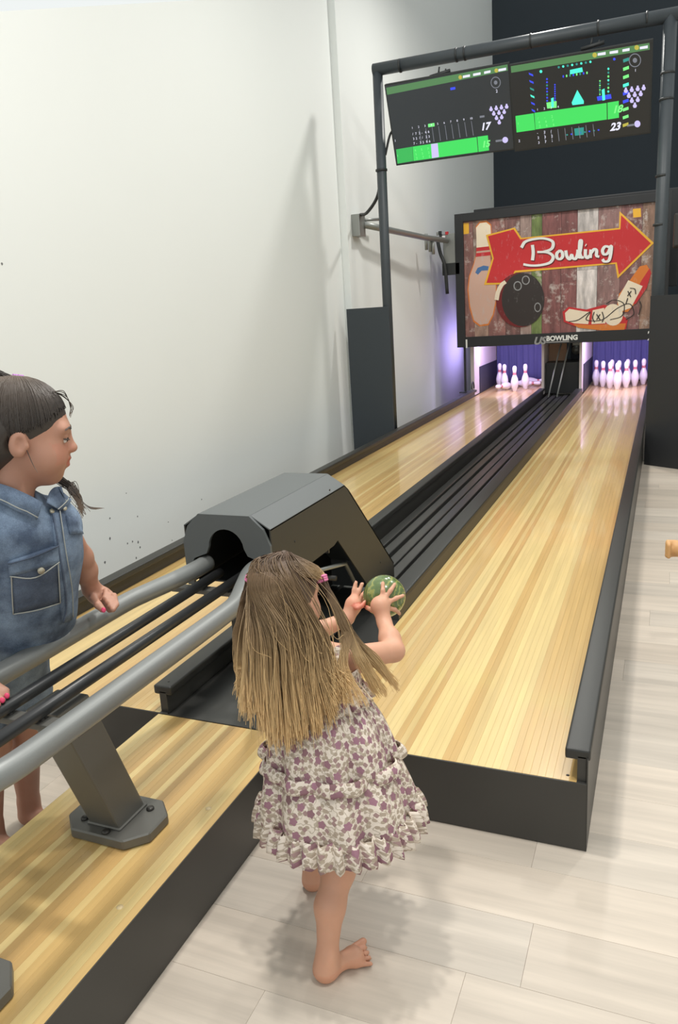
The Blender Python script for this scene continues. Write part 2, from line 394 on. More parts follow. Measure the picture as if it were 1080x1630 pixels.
yb = on(785, 150, x=XF)[1]
struct(box('wall_left_back', XF-.25, XF, yj, yb+.2, 0, 9, M_WALL, b=.004))
struct(box('wall_back', XF-.2, 6, yb, yb+.2, 0, 9.5, M_DARKWALL, b=0))
struct(box('wall_right', 5.2, 5.4, -4, yb, 0, 6, M_WALL, b=0))
# scuffs on the white wall
for i, (a, b, s) in enumerate([(175, 857, 3.2), (220, 863, 3.2), (211, 862, 2.4), (203, 865, 2.2), (223, 871, 2.6), (217, 888, 2.6), (167, 895, 3), (175, 825, 2.2), (219, 822, 2), (268, 831, 1.6), (321, 795, 2), (201, 785, 1.5), (274, 860, 1.6), (3, 420, 2.5)]):
    p = on(a, b, x=XW); r = s*.0026
    vs, fs = lathe([(r*.2, .0016), (r*.8, .0014), (r, .0008), (r*.9, 0)], 9)
    vs = [(p[0]+v[2], p[1]+v[0]*random.uniform(.7, 1.2), p[2]+v[1]*random.uniform(.8, 1.4)) for v in vs]
    mk('scuff_mark', vs, fs, M_SCUFF, wl)

# ------------------------------------------------------------------ LANES
LEN = 9.15; YD_ = 9.25
WOODS = [srgb(219, 184, 122), srgb(228, 198, 134), srgb(214, 177, 113), srgb(233, 206, 142), srgb(216, 180, 116), srgb(211, 172, 110)]
def boards(parent, x0, x1, y0, y1, z, n, mat, seed):
    rnd = random.Random(seed); w = (x1-x0)/n
    bm = bm_box(-w/2+.0001, w/2-.0001, y0, y1, z-.02, z, .00035, 1); me = bpy.data.meshes.new('board'); bm.to_mesh(me); bm.free(); me.materials.append(mat)
    c = rnd.choice(WOODS)
    for i in range(n):
        o = bpy.data.objects.new('board', me); COL.objects.link(o); o.location = (x0+w*(i+.5), 0, 0)
        parent_to(o, parent)
        if rnd.random() < .82: c = rnd.choice(WOODS)
        g = rnd.uniform(.87, .95); o.color = (c[0]*g, c[1]*g, c[2]*g, 1)
def bumper(parent, xw0, xw1, xc0, xc1, y0, y1, zt_=.32):
    w = box('bumper_wall', xw0, xw1, y0, y1, ZL-.12, zt_-.02, M_BLACK, parent, .002)
    bm = bm_box(xc0, xc1, y0, y1, zt_-.034, zt_, .008, 3)
    cpo = link_bm('bumper_cap', bm, M_CAP, w, True); w['_w'] = 1
    return w
def lane(x0, x1, label, seed, n, left, right):
    t = thing('bowling_lane', label, 'bowling lane', ((x0+x1)/2, 0, 0))
    boards(t, x0, x1, .004, LEN+1.9, ZL, n, M_LANE, seed)
    box('lane_body', x0-.03 if left else x0, x1+.03 if right else x1, .02, LEN+1.9, 0.002, ZL-.0205, M_BLACK, t, 0)
    box('front_panel', x0-.028, x1+.03, 0, .018, 0.002, ZL-.001, M_BLACK, t, .0015)
    return t
l2 = lane(-.85, 0, 'pale maple bowling lane with full rack of pins, nearest the girl in the floral dress', 3, 39, 0, 1)
bumper(l2, .0, .026, -.034, .036, .012, YD_-.01)
bumper(l2, -.935, -.851, -.94, -.852, 1.0, YD_-.01, .305)
box('side_panel', .027, .031, .0, LEN+1.9, 0.002, .297, M_BLACK, l2, .001)
cyl('screw', (-.027, .03, ZL-.003), (-.027, .03, ZL+.0012), .0045, M_BOLT, l2, 10)
l1 = lane(-2.36, -1.415, 'pale maple bowling lane beside the white wall, half its pins knocked over', 5, 43, 1, 0)
bumper(l1, -2.386, -2.36, -2.40, -2.33, .012, YD_-.01)
bumper(l1, -1.413, -1.383, -1.435, -1.362, .012, YD_-.01)
cyl('screw', (-1.395, .05, .318), (-1.395, .05, .3215), .004, M_BOLT, l1, 10)

# ball track between the lanes
tk = thing('ball_track', 'glossy black ball track with long ribs running between the two lanes', 'ball track', (-1.157, 0, 0))
box('track_body', -1.38, -.853, .0, LEN+.6, 0.002, .17, M_BLACK, tk, 0)
box('front_plate', -1.378, -.853, .002, 1.25, .171, ZL-.003, M_SLAT, tk, .0015)
box('front_panel', -1.411, -.855, -.004, -.0005, .002, ZL+.002, M_BLACK, tk, .0006)
for i, x in enumerate((-1.315, -1.235, -1.155, -1.075, -.995)):
    box('slat', x-.030, x+.030, 1.26, LEN+.3, .172, .214 if i != 2 else .205, M_SLAT, tk, .006)

# approach platform with the rack
pf = thing('approach_platform', 'low maple-topped platform with black sides carrying the ball rack', 'platform', (-1.157, -1, 0))
boards(pf, -1.413, -.903, -2.3, -.006, ZL, 23, M_PLAT, 11)
box('platform_body', -1.411, -.905, -2.3, -.008, .002, ZL-.0205, M_BLACK, pf, 0)
box('side_panel', -.9045, -.901, -2.3, -.006, .002, ZL-.0015, M_BLACK, pf, .0008)
box('side_panel', -1.415, -1.4115, -2.3, -.006, .002, ZL-.0015, M_BLACK, pf, .0008)
for a, b in ((191, 1444), (332, 1287)):
    p = on(a, b, z=ZL); cyl('inlay_dot', (p[0], p[1], ZL-.002), (p[0], p[1], ZL+.0006), .0085, M_DOT, pf, 16)

# ------------------------------------------------------------------ BALL RACK
CX = -1.157
rk = thing('ball_rack', 'grey tubular ball rack standing on the platform below the black hood', 'ball rack', (CX, -.55, ZL))
def side(s):
    return [(CX+s*.10, .17, .735), (CX+s*.105, .10, .732), (CX+s*.135, .0, .722), (CX+s*.168, -.10, .715), (CX+s*.18, -.2, .715), (CX+s*.18, -.5, .715), (CX+s*.18, -.9, .716)]
near = [(CX+.18*math.cos(a), -.98-.20*math.sin(a), .716) for a in np.linspace(.25, PI-.25, 9)]
P = [np.array(p) for p in side(1)]+[np.array(p) for p in near]+[np.array(p) for p in side(-1)[::-1]]
tube('rack_tube', catmull(P, 6), .029, M_TUBE, rk, 20)
for s in (-1, 1):
    tube('rack_rail', [(CX+s*.048, .16, .705), (CX+s*.048, -1.12, .705)], .0165, M_RAIL, rk, 16)
# cross brackets holding the rails
for y in (-.80, .06):
    box('cross_bracket', CX-.172, CX+.172, y-.02, y+.02, .668, .684, M_POST, rk, .003)
    for s in (-1, 1): cyl('bracket_bolt', (CX+s*.048, y, .66), (CX+s*.048, y, .69), .008, M_BOLT, rk, 8)
def post(yb_, yt, dx=0, hx=.135, hy=.092):
    p0 = np.array([CX, yb_, ZL+.03]); p1 = np.array([CX, yt, .67])
    bm = bmesh.new(); vs = []
    for P_, hw, hd in ((p0, .05, .056), (p1, .05, .056)):
        for sx, sy in ((-1, -1), (1, -1), (1, 1), (-1, 1)): vs.append(bm.verts.new((P_[0]+sx*hw, P_[1]+sy*hd, P_[2])))
    for f in ((3, 2, 1, 0), (4, 5, 6, 7), (0, 1, 5, 4), (1, 2, 6, 5), (2, 3, 7, 6), (3, 0, 4, 7)): bm.faces.new([vs[i] for i in f])
    bev(bm, .006, 2)
    po = link_bm('post', bm, M_POST, rk); po['_w'] = 1
    c = .05
    oc = [(-hx+c, -hy), (hx-c, -hy), (hx, -hy+c), (hx, hy-c), (hx-c, hy), (-hx+c, hy), (-hx, hy-c), (-hx, -hy+c)]
    prism('base_plate', [(CX+dx+x, yb_+y, ZL+.001) for x, y in oc], (0, 0, .03), M_POST, po, .004)
    prism('weld_collar', [(CX+x*.055, yb_+y*.062, ZL+.03) for x, y in ((-1, -1), (1, -1), (1, 1), (-1, 1))], (0, 0, .008), M_POST, po, .003)
    for sx, sy in ((.075, .045), (-.075, -.045), (.02, -.075), (-.06, .06)):
        vs_, fs_ = lathe([(.011, 0), (.011, .004), (.008, .007), (.002, .008)], 14)
        mk('bolt', [(CX+sx+v[0], yb_+sy+v[1], ZL+.031+v[2]) for v in vs_], fs_, M_BOLT, po, True)
post(-.553, -.70)
post(-1.15, -1.07, .0, .15, .11)

# hood: elbow-shaped duct, level on top then sloping down into the track
hd = thing('ball_return_hood', 'black elbow-shaped ball return hood above the end of the ball track', 'ball return', (CX, .6, ZL))
HX0, HX1 = CX-.168, CX+.168
zT, zB = .918, .66
y_s, y_e = .15, .80; yb1, zb1 = 1.36, .33
def side_plate(x, flip):
    # elbow outline in the y-z plane
    out = [(y_s, zB), (y_s, zT-.045), (y_e-.0, zT-.045), (y_e+.045, zT-.075), (yb1, zb1+.03), (yb1, .2185), (yb1-.30, .2185), (yb1-.33, .34), (.70, zB+.01), (.66, zB)]
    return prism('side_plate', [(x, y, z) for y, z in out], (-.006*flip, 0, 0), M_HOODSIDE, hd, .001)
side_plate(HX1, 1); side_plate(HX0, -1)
ch = .07
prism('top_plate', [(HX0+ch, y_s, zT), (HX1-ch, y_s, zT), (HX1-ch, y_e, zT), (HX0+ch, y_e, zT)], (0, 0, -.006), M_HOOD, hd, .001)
for s, xe in ((1, HX1), (-1, HX0)):
    prism('chamfer_plate', [(xe-s*ch, y_s, zT-.0005), (xe, y_s, zT-.0455), (xe, y_e, zT-.0455), (xe-s*ch, y_e, zT-.0005)], (0, 0, -.006), M_HOOD, hd, .001)
    prism('chamfer_plate', [(xe-s*ch, y_e, zT-.0005), (xe, y_e, zT-.0455), (xe, y_e+.045, zT-.0755), (xe-s*ch, y_e+.03, zT-.035)], (0, 0, -.006), M_HOOD, hd, .0005)
prism('slope_plate', [(HX0, y_e+.045, zT-.0755), (HX0+ch, y_e+.03, zT-.035), (HX0+ch, y_e, zT-.001), (HX1-ch, y_e, zT-.001), (HX1-ch, y_e+.03, zT-.035), (HX1, y_e+.045, zT-.0755)], (0, -.006, -.006), M_HOOD, hd)
prism('slope_plate', [(HX0, y_e+.045, zT-.076), (HX1, y_e+.045, zT-.076), (HX1, yb1, zb1+.03), (HX0, yb1, zb1+.03)], (0, -.006, -.006), M_HOOD, hd, .001)
prism('slope_plate', [(HX0, yb1, zb1+.029), (HX1, yb1, zb1+.029), (HX1, yb1, .22), (HX0, yb1, .22)], (0, -.006, 0), M_HOOD, hd, .001)
# front plate with keyhole opening
def front_plate():
    o = [(HX0+.0, zB), (HX0, zT-.10), (HX0+.022, zT-.045), (HX0+ch, zT), (HX1-ch, zT), (HX1-.022, zT-.045), (HX1, zT-.10), (HX1, zB)]
    cz = zB+.140; rr = .068
    inn = [(CX-.135, zB)]+[(CX-.135+.002, zB+.05)]
    inn = [(CX-.142, zB), (CX-.142, zB+.075), (CX-.132, zB+.098), (CX-.108, zB+.108), (CX-.08, zB+.118)]
    inn += [(CX+rr*math.cos(a), cz+rr*math.sin(a)) for a in np.linspace(PI-.05, .05, 13)]
    inn += [(CX+.08, zB+.118), (CX+.108, zB+.108), (CX+.132, zB+.098), (CX+.142, zB+.075), (CX+.142, zB)]
    outl = o + inn[::-1]
    y = y_s-.012
    prism('front_plate', [(x, y, z) for x, z in outl], (0, .012, 0), M_HOOD, hd)
front_plate()
box('back_baffle', HX0+.008, HX1-.008, .62, .63, zB-.02, zT-.05, M_RAIL, hd, .001)
box('inner_floor', HX0+.01, HX1-.01, .19, .62, zB-.002, zB+.004, M_RAIL, hd, .001)
box('support_leg', CX-.15, CX-.13, .36, .42, .2185, zB-.004, M_BLACK, hd, .003)
box('support_leg', CX+.11, CX+.13, .36, .42, .2185, zB-.004, M_BLACK, hd, .003)
tube('guide_bar', [(CX+.13, .5, zB-.06), (CX+.13, .85, .52), (CX+.13, 1.02, .30)], .009, M_METAL, hd, 8)
tube('guide_bar', [(CX-.05, .5, zB-.06), (CX-.05, .85, .50), (CX-.05, 1.02, .30)], .009, M_BOLT, hd, 8)
tube('guide_bar', [(CX-.14, .72, .50), (CX+.14, .72, .50)], .012, M_BOLT, hd, 8)
box('catch_tray', CX-.13, CX+.13, .48, .95, .2625, .275, M_SLAT, hd, .004)
for a, b in ((525, 780), (470, 862), (606, 895)):
    p = on(a, b, x=HX1); cyl('screw', (HX1-.001, p[1], p[2]), (HX1+.002, p[1], p[2]), .004, M_BOLT, hd, 10)

# ------------------------------------------------------------------ PINS
prof = [(.026, 0), (.029, .006), (.038, .04), (.052, .085), (.058, .118), (.0565, .15), (.046, .195), (.033, .225), (.0255, .25), (.0235, .268), (.025, .285), (.030, .31), (.0325, .332), (.030, .356), (.021, .374), (.009, .381)]
def pin_mesh():
    v, f = lathe(prof, 20); me = bpy.data.meshes.new('pin_body'); me.from_pydata(v, [], f); me.materials.append(M_PIN)
    me.polygons.foreach_set('use_smooth', [True]*len(me.polygons))
    v2, f2 = lathe([(.0262, .2475), (.0272, .2485), (.0262, .259), (.0250, .260)], 20); v3, f3 = lathe([(.0244, .2655), (.0255, .267), (.0255, .277), (.0246, .2785)], 20)
    n = len(v2); me2 = bpy.data.meshes.new('neck_stripe'); me2.from_pydata(v2, [], f2); me2.materials.append(M_PINRED)
    me3 = bpy.data.meshes.new('neck_stripe'); me3.from_pydata(v3, [], f3); me3.materials.append(M_PINRED)
    return me, me2, me3
PM = pin_mesh()
def pin(x, y, label, group, rot=None, z=ZL):
    t = thing('bowling_pin', label, 'bowling pin', (x, y, z), group)
    for me, n in zip(PM, ('pin_body', 'neck_stripe', 'neck_stripe')):
        o = bpy.data.objects.new(n, me); COL.objects.link(o); o.parent = t
    if rot: t.rotation_euler = rot
    return t
sp = .222; hx, hy = -.425, 9.77
names = [['white pin at the front point of the full rack of ten'],
         ['second-row pin left of the front pin in the full rack', 'second-row pin right of the front pin in the full rack'],
         ['third-row pin on the left side of the full rack', 'third-row pin hidden straight behind the front pin of the full rack', 'third-row pin on the right side of the full rack'],
         ['leftmost back-row pin of the full rack', 'back-row pin, second from the left in the full rack', 'back-row pin, third from the left in the full rack', 'rightmost pin of the full rack, cut off by the black panel']]
for r_ in range(4):
    for c_ in range(r_+1):
        pin(hx+(c_-r_/2)*sp, hy+r_*sp*.866, names[r_][c_], 'pins of the full rack')
g1 = 'pins left on the lane by the white wall'
h1x = -1.876
pin(h1x-1.5*sp+.0, hy+3*sp*.866, 'leftmost standing pin on the lane by the white wall', g1)
pin(h1x-1.0*sp, hy+2*sp*.866, 'standing pin second from the left on the lane by the white wall', g1)
pin(h1x, hy, 'standing pin nearest the player on the lane by the white wall', g1)
pin(h1x+.5*sp, hy+sp*.866+.1, 'rightmost standing pin on the lane by the white wall', g1)
pin(-1.99, 10.12, 'fallen pin lying between the standing pins, neck towards the player', g1, (PI/2-.04, 0, -.45), ZL+.058)
pin(-1.95, 10.42, 'fallen pin lying behind the standing pins on the lane by the white wall', g1, (PI/2, 0, PI/2-.2), ZL+.058)
pin(-1.93, 10.70, 'fallen pin lying at the back right of the lane by the white wall', g1, (PI/2, 0, PI/2+.1), ZL+.058)
pin(-1.478, 10.42, 'fallen pin half hidden behind the right kickback of the lane by the white wall', g1, (PI/2, 0, PI+.02), ZL+.058)

# ------------------------------------------------------------------ PIN DECK HOUSING
hs = thing('pin_deck_housing', 'pinsetter housing below the masking board with white kickbacks and violet lighting', 'pinsetter', (CX, 9.6, 0))
YD = 9.25; YE = 11.1
def kick(x0, x1):
    k = box('kickback', x0, x1, YD, YE, .232, 1.6, M_KICK, hs, .004); k['_w'] = 1; return k
k1 = kick(-2.42, -2.365); box('kick_plate', -2.364, -2.356, YD+.32, YE-.15, ZL+.01, .62, M_KICKP, k1, .002)
k2 = kick(-1.41, -1.375)
k3 = kick(-.90, -.865); box('kick_plate', -.864, -.856, YD+.22, YE-.15, ZL+.01, .62, M_KICKP, k3, .002)
k4 = kick(.032, .06)
def curtain(x0, x1):
    n = 60; vs = []; fs = []
    for j, z in enumerate(np.linspace(.25, 1.5, 9)):
        for i in range(n+1):
            t = i/n; vs.append((x0+(x1-x0)*t, YE-.25+.018*math.sin(t*46+math.sin(t*17)*1.4)+.008*math.sin(t*101+z*2), z))
    for j in range(8):
        for i in range(n): a = j*(n+1)+i; fs.append((a, a+1, a+n+2, a+n+1))
    o = mk('curtain', vs, fs, M_CURT, hs, True)
    md = o.modifiers.new('thickness', 'SOLIDIFY'); md.thickness = .004
curtain(-2.35, -1.42); curtain(-.85, .03)
for x0, x1 in ((-2.35, -1.42), (-.85, .025)):
    box('back_ledge', x0, x1, YE-.2, YE-.1, ZL+.002, .30, M_MBLACK, hs, .004)
    box('led_strip', x0+.05, x1-.05, YD+.10, YD+.125, 1.10, 1.115, M_LED, hs, .002)
# centre column: black box, ball lift rails, tan panel
box('lift_box', -1.372, -.905, YD+.10, YD+.7, .232, .66, M_MBLACK, hs, .006)
box('lift_panel', -1.37, -1.12, YD+.45, YD+.47, .66, 1.55, M_TANW, hs, .004)
box('lift_panel', -1.08, -.905, YD+.6, YD+.62, .66, 1.55, M_KICKP, hs, .004)
for dx in (0, .115):
    tube('lift_rail', [(-1.275+dx*1.0, 8.95, .225), (-1.215+dx, 9.30, .66), (-1.16+dx, 9.55, 1.0)], .011, M_METAL, hs, 8)
tube('pulley', [(-.99, YD+.5, .80), (-.99, YD+.53, .80)], .065, M_METAL, hs, 20)
tube('pulley', [(-.985, YD+.5, 1.0), (-.985, YD+.53, 1.0)], .05, M_BOLT, hs, 20)
box('motor', -1.05, -.94, YD+.5, YD+.58, .86, .95, M_METAL, hs, .01)
# black stand beside the left kickback
box('stand', -2.47, -2.44, 9.05, 9.08, .315, .942, M_MBLACK, hs, .002)
box('stand_foot', -2.53, -2.40, 8.98, 9.12, .30, .315, M_MBLACK, hs, .003)
tube('ring_handle', [(-2.36+.0, 9.12+.07*math.cos(a), .37+.07*math.sin(a)) for a in np.linspace(-.4, PI+.4, 14)], .010, M_MBLACK, hs, 8)
for x, nm in ((-1.885, 0), (-.42, 1)):
    l = area('pin_deck_lamp_and_wall_glow', (x, YD+.11, 1.09), .75, 19, (.68, .56, 1.0), (x, YD+.75, .3), .06)
area('pin_deck_lamp_and_wall_glow', (-2.50, 10.2, .9), 1.3, 7, (.5, .40, 1.0), (-2.93, 10.1, .9), .5)  # violet light added outside the housing to make the glow on the wall
# machine case above/behind the masking board
box('machine_case', -2.42, .30, 9.62, 11.1, 1.6, 2.83, M_MBLACK, hs, .01)

# ------------------------------------------------------------------ MASKING BOARD
YM = 9.0
mb = thing('masking_board', 'printed wooden-look masking board with red arrow reading Bowling above the pins', 'sign', (CX, YM, 1.8))
BX0, BX1 = -2.54, .19; BZ0, BZ1 = .945, 2.725
box('backing', BX0, BX1, YM+.004, YM+.08, BZ0, BZ1, M_MBLACK, mb, .003)
PX0, PX1 = -2.425, .09; PZ0, PZ1 = 1.085, 2.62
box('frame_rail', BX0-.002, PX0, YM-.03, YM+.004, BZ0, BZ1, M_MBLACK, mb, .003)
box('frame_rail', PX1, BX1+.002, YM-.03, YM+.004, BZ0, BZ1, M_MBLACK, mb, .003)
box('frame_rail', PX0, PX1, YM-.03, YM+.004, PZ1, BZ1, M_MBLACK, mb, .003)
box('frame_rail', PX0, PX1, YM-.03, YM+.004, BZ0, PZ0, M_MBLACK, mb, .003)
def bp(zx, zy): return on(720+zx*340/1080, 320+zy*240/762, y=YM)
def art(name, pts, mat, layer, parent=mb, zoom=True):
    q = [bp(*p) for p in pts] if zoom else pts
    q = [(min(max(p[0], PX0+.002), PX1-.002), YM-.001*layer, p[2]) for p in q]
    return prism(name, q, (0, .0008, 0), mat, parent)
pl_cols = [(40, 110, (128, 90, 84)), (110, 182, (150, 122, 108)), (182, 270, (140, 96, 90)), (270, 345, (118, 84, 80)), (345, 402, (150, 128, 120)), (402, 455, (112, 128, 74)), (455, 552, (120, 76, 74)), (552, 632, (128, 82, 80)), (632, 735, (196, 188, 184)), (735, 850, (138, 106, 102)), (850, 955, (126, 86, 84)), (955, 1120, (150, 118, 100))]
for i, (a, b, c) in enumerate(pl_cols):
    x0 = max(bp(a, 360)[0], PX0); x1 = min(bp(b, 360)[0], PX1)
    if i == len(pl_cols)-1: x1 = PX1
    cuts = [PZ0, PZ0+(.45+.35*((i*.37) % 1)), PZ1] if i % 3 else [PZ0, PZ1]
    for j in range(len(cuts)-1):
        o = prism('plank', [(x0+.002, YM-.001, cuts[j]+.001), (x1-.002, YM-.001, cuts[j]+.001), (x1-.002, YM-.001, cuts[j+1]-.001), (x0+.002, YM-.001, cuts[j+1]-.001)], (0, .004, 0), M_PRINT, mb)
        k = 1.35 if j == 0 else 1.1; q = srgb(*c); o.color = (q[0]*k, q[1]*k, q[2]*k, 1)
def printmat(name, rgb, wear=.35):
    mt, nt, b = newmat(name); L = nt.links.new
    tc = nt.nodes.new('ShaderNodeTexCoord'); mp = nt.nodes.new('ShaderNodeMapping'); mp.inputs['Scale'].default_value = (14, 1, 6); L(tc.outputs['Object'], mp.inputs['Vector'])
    n = nt.nodes.new('ShaderNodeTexNoise'); n.inputs['Scale'].default_value = 1.4; n.inputs['Detail'].default_value = 8; n.inputs['Roughness'].default_value = .7; L(mp.outputs[0], n.inputs['Vector'])
    r = nt.nodes.new('ShaderNodeValToRGB'); r.color_ramp.elements[0].position = .50+.12*(1-wear); r.color_ramp.elements[1].position = .60+.2*(1-wear)
    r.color_ramp.elements[0].color = srgb(*rgb); r.color_ramp.elements[1].color = srgb(*[int(c*.5+95) for c in rgb]); L(n.outputs['Fac'], r.inputs[0])
    L(r.outputs[0], b.inputs['Base Color']); b.inputs['Roughness'].default_value = .5
    return mt
P_RED = printmat('print_red', (196, 42, 46)); P_YEL = printmat('print_yellow', (232, 176, 52), .2); P_CRM = printmat('print_cream', (238, 222, 196), .5)
P_BLK = printmat('print_black', (48, 40, 38), .15); P_ORA = printmat('print_orange', (216, 122, 46), .3); P_BLU = printmat('print_blue', (70, 110, 160), .2); P_PNK = printmat('print_blush', (206, 168, 150), .6)
P_DRK = printmat('print_shadow', (112, 26, 28), .1); P_WHT = plain('print_white', srgb(232, 232, 228), .5); P_GRY = plain('print_grey', srgb(150, 150, 150), .5)
art('paint_patch', [(57, 112), (85, 110), (86, 165), (59, 168)], P_YEL, 2); art('paint_patch', [(915, 40), (955, 36), (957, 80), (917, 84)], P_YEL, 2)
# printed pin
pinp = [(120, 130), (140, 104), (175, 100), (198, 118), (202, 160), (196, 230), (196, 290), (205, 350), (226, 420), (228, 500), (210, 580), (185, 628), (140, 634), (108, 610), (88, 540), (78, 450), (86, 380), (108, 320), (122, 270), (126, 200)]
art('printed_pin', pinp, P_ORA, 2)
cpx = np.mean(pinp, axis=0); art('printed_pin', [tuple(cpx+(np.array(p)-cpx)*(.93, .97)) for p in pinp], P_PNK, 3)
art('printed_pin', [(122, 135), (142, 112), (174, 108), (194, 124), (197, 180), (190, 236), (124, 240), (124, 190)], P_CRM, 4)
art('pin_stripe', [(124, 236), (196, 228), (196, 246), (123, 254)], P_RED, 5); art('pin_stripe', [(122, 264), (196, 256), (196, 274), (120, 282)], P_RED, 5)
art('pin_mark', [(118, 362), (130, 338), (160, 326), (186, 330), (182, 350), (150, 352), (132, 372)], P_BLU, 5)
arrow = [(172, 172), (318, 134), (352, 186), (845, 136), (848, 52), (1022, 212), (838, 392), (826, 318), (322, 362), (296, 420), (162, 424), (204, 290)]
ca = [(183, 178), (312, 143), (346, 194), (852, 143), (856, 72), (1006, 214), (845, 372), (834, 310), (318, 352), (290, 412), (175, 414), (212, 290)]
art('arrow_border', arrow, P_YEL, 6); art('arrow', ca, P_RED, 7)
# lettering: brushed strokes
def strokes(name, lines, w, mat, layer, off=(0, 0)):
    vs = []; fs = []
    for li_, ln in enumerate(lines):
        pts = catmull([np.array([p[0]+off[0], p[1]+off[1], 0.]) for p in ln], 6)
        n = len(pts); base = len(vs)
        for i, p in enumerate(pts):
            t = pts[min(i+1, n-1)]-pts[max(i-1, 0)]; t /= np.linalg.norm(t)+1e-9; nn = np.array([-t[1], t[0], 0])
            ww = w*(.8+.4*abs(t[1]))
            a = bp(*(p+nn*ww)[:2]); b = bp(*(p-nn*ww)[:2])
            yy = YM-.001*layer-.0006*li_-.0012*i/n
            for q in (a, b): vs.append((q[0], yy, q[2]))
            for q in (a, b): vs.append((q[0], yy+.0004, q[2]))
        for i in range(n-1):
            k = base+4*i
            fs += [(k, k+4, k+5, k+1), (k+2, k+3, k+7, k+6), (k, k+2, k+6, k+4), (k+1, k+5, k+7, k+3)]
        fs += [(base, base+1, base+3, base+2), (base+4*n-4, base+4*n-2, base+4*n-1, base+4*n-3)]
    return mk(name, vs, fs, mat, mb)
LET = [
 [(352, 236), (372, 206), (420, 192), (470, 190), (510, 206), (506, 240), (468, 256), (432, 258)], [(432, 258), (484, 260), (512, 280), (498, 310), (450, 324), (400, 326), (362, 320)], [(408, 222), (412, 262), (408, 300)],
 [(548, 250), (532, 264), (532, 286), (546, 294), (560, 282), (558, 260), (546, 250)],
 [(576, 250), (582, 280), (596, 294), (606, 272), (612, 288), (626, 292), (636, 268), (638, 246)],
 [(640, 290), (650, 250), (656, 204), (648, 204), (646, 250), (654, 284), (668, 284)],
 [(676, 244), (676, 276), (686, 288), (696, 276)], [(676, 222), (680, 224)],
 [(700, 288), (704, 246), (704, 262), (720, 244), (732, 250), (732, 276), (746, 282)],
 [(800, 234), (776, 230), (762, 250), (770, 270), (790, 262), (806, 226), (804, 264), (794, 300), (772, 306), (762, 294)]]
strokes('lettering', LET, 6.5, P_DRK, 8, (4, 5)); strokes('lettering', LET, 6.8, P_WHT, 15)
# printed ball
def ell(cx, cy, rx, ry, n=28, a0=0): return [(cx+rx*math.cos(a0+2*PI*i/n), cy+ry*math.sin(a0+2*PI*i/n)) for i in range(n)]
art('printed_ball', ell(345, 500, 122, 138), P_DRK, 10); art('printed_ball', ell(360, 498, 108, 135), P_BLK, 11)
for x, y, rx, ry in ((333, 429, 21, 24), (374, 400, 20, 23), (434, 537, 17, 24)):
    art('finger_hole', ell(x, y, rx, ry), P_GRY, 12); art('finger_hole', ell(x, y, rx*.75, ry*.78), P_BLK, 13)
strokes('ball_highlight', [[(226, 500), (234, 460), (252, 424), (272, 408)]], 9, P_CRM, 12)
# printed shoes
art('printed_shoe', [(560, 560), (590, 535), (680, 548), (770, 524), (820, 540), (890, 600), (880, 648), (760, 650), (620, 632), (566, 610)], P_RED, 10)
art('printed_shoe', [(572, 566), (594, 545), (672, 558), (700, 560), (690, 622), (620, 618), (576, 604)], P_CRM, 11)
art('printed_shoe', [(612, 622), (700, 626), (880, 618), (872, 650), (760, 654), (640, 640)], P_ORA, 11)
art('printed_shoe', [(712, 552), (770, 540), (776, 618), (706, 622)], P_CRM, 12)
art('printed_shoe', [(845, 470), (900, 400), (950, 330), (985, 322), (1008, 360), (985, 440), (940, 500), (890, 560), (830, 560)], P_ORA, 10)
art('printed_shoe', [(960, 400), (1000, 340), (1008, 366), (985, 440), (930, 520), (900, 520)], P_RED, 11)
art('printed_shoe', [(836, 500), (892, 400), (965, 430), (905, 540), (850, 560)], P_CRM, 12)
art('printed_shoe', ell(815, 575, 50, 55, 20), P_CRM, 13)
strokes('lace', [[(590, 610), (640, 600), (700, 560), (680, 600), (760, 600), (840, 540), (900, 520), (920, 570), (880, 600)], [(780, 520), (820, 500), (870, 520), (860, 580), (800, 600)], [(950, 505), (957, 530), (945, 575)], [(720, 560), (712, 590), (722, 612)], [(760, 560), (768, 590), (760, 612)], [(732, 572), (750, 600)], [(750, 572), (732, 600)], [(900, 440), (925, 445), (930, 470)], [(880, 520), (890, 490)], [(890, 455), (905, 485)], [(908, 455), (888, 480)]], 2.2, P_BLK, 14)
# logo bar
def bar_text(s, zx, zy, size, mat, **k):
    q = bp(zx, zy); return text_mesh('lettering', s, size, (q[0], YM-.0312, q[2]), (1, 0, 0), (0, 0, 1), mat, mb, **k)
bar_text('US', 414, 724, .135, P_GRY, shear=.3, bold=.006)
bar_text('BOWLING', 478, 706, .088, P_WHT, bold=.004, widthx=1.0)
q = bp(478, 716); box('logo_line', q[0], q[0]+.30, YM-.0318, YM-.0305, q[2], q[2]+.014, P_GRY, mb, 0)
bar_text('1', 62, 742, .165, P_WHT, bold=.003); bar_text('2', 988, 702, .165, P_WHT, bold=.003)

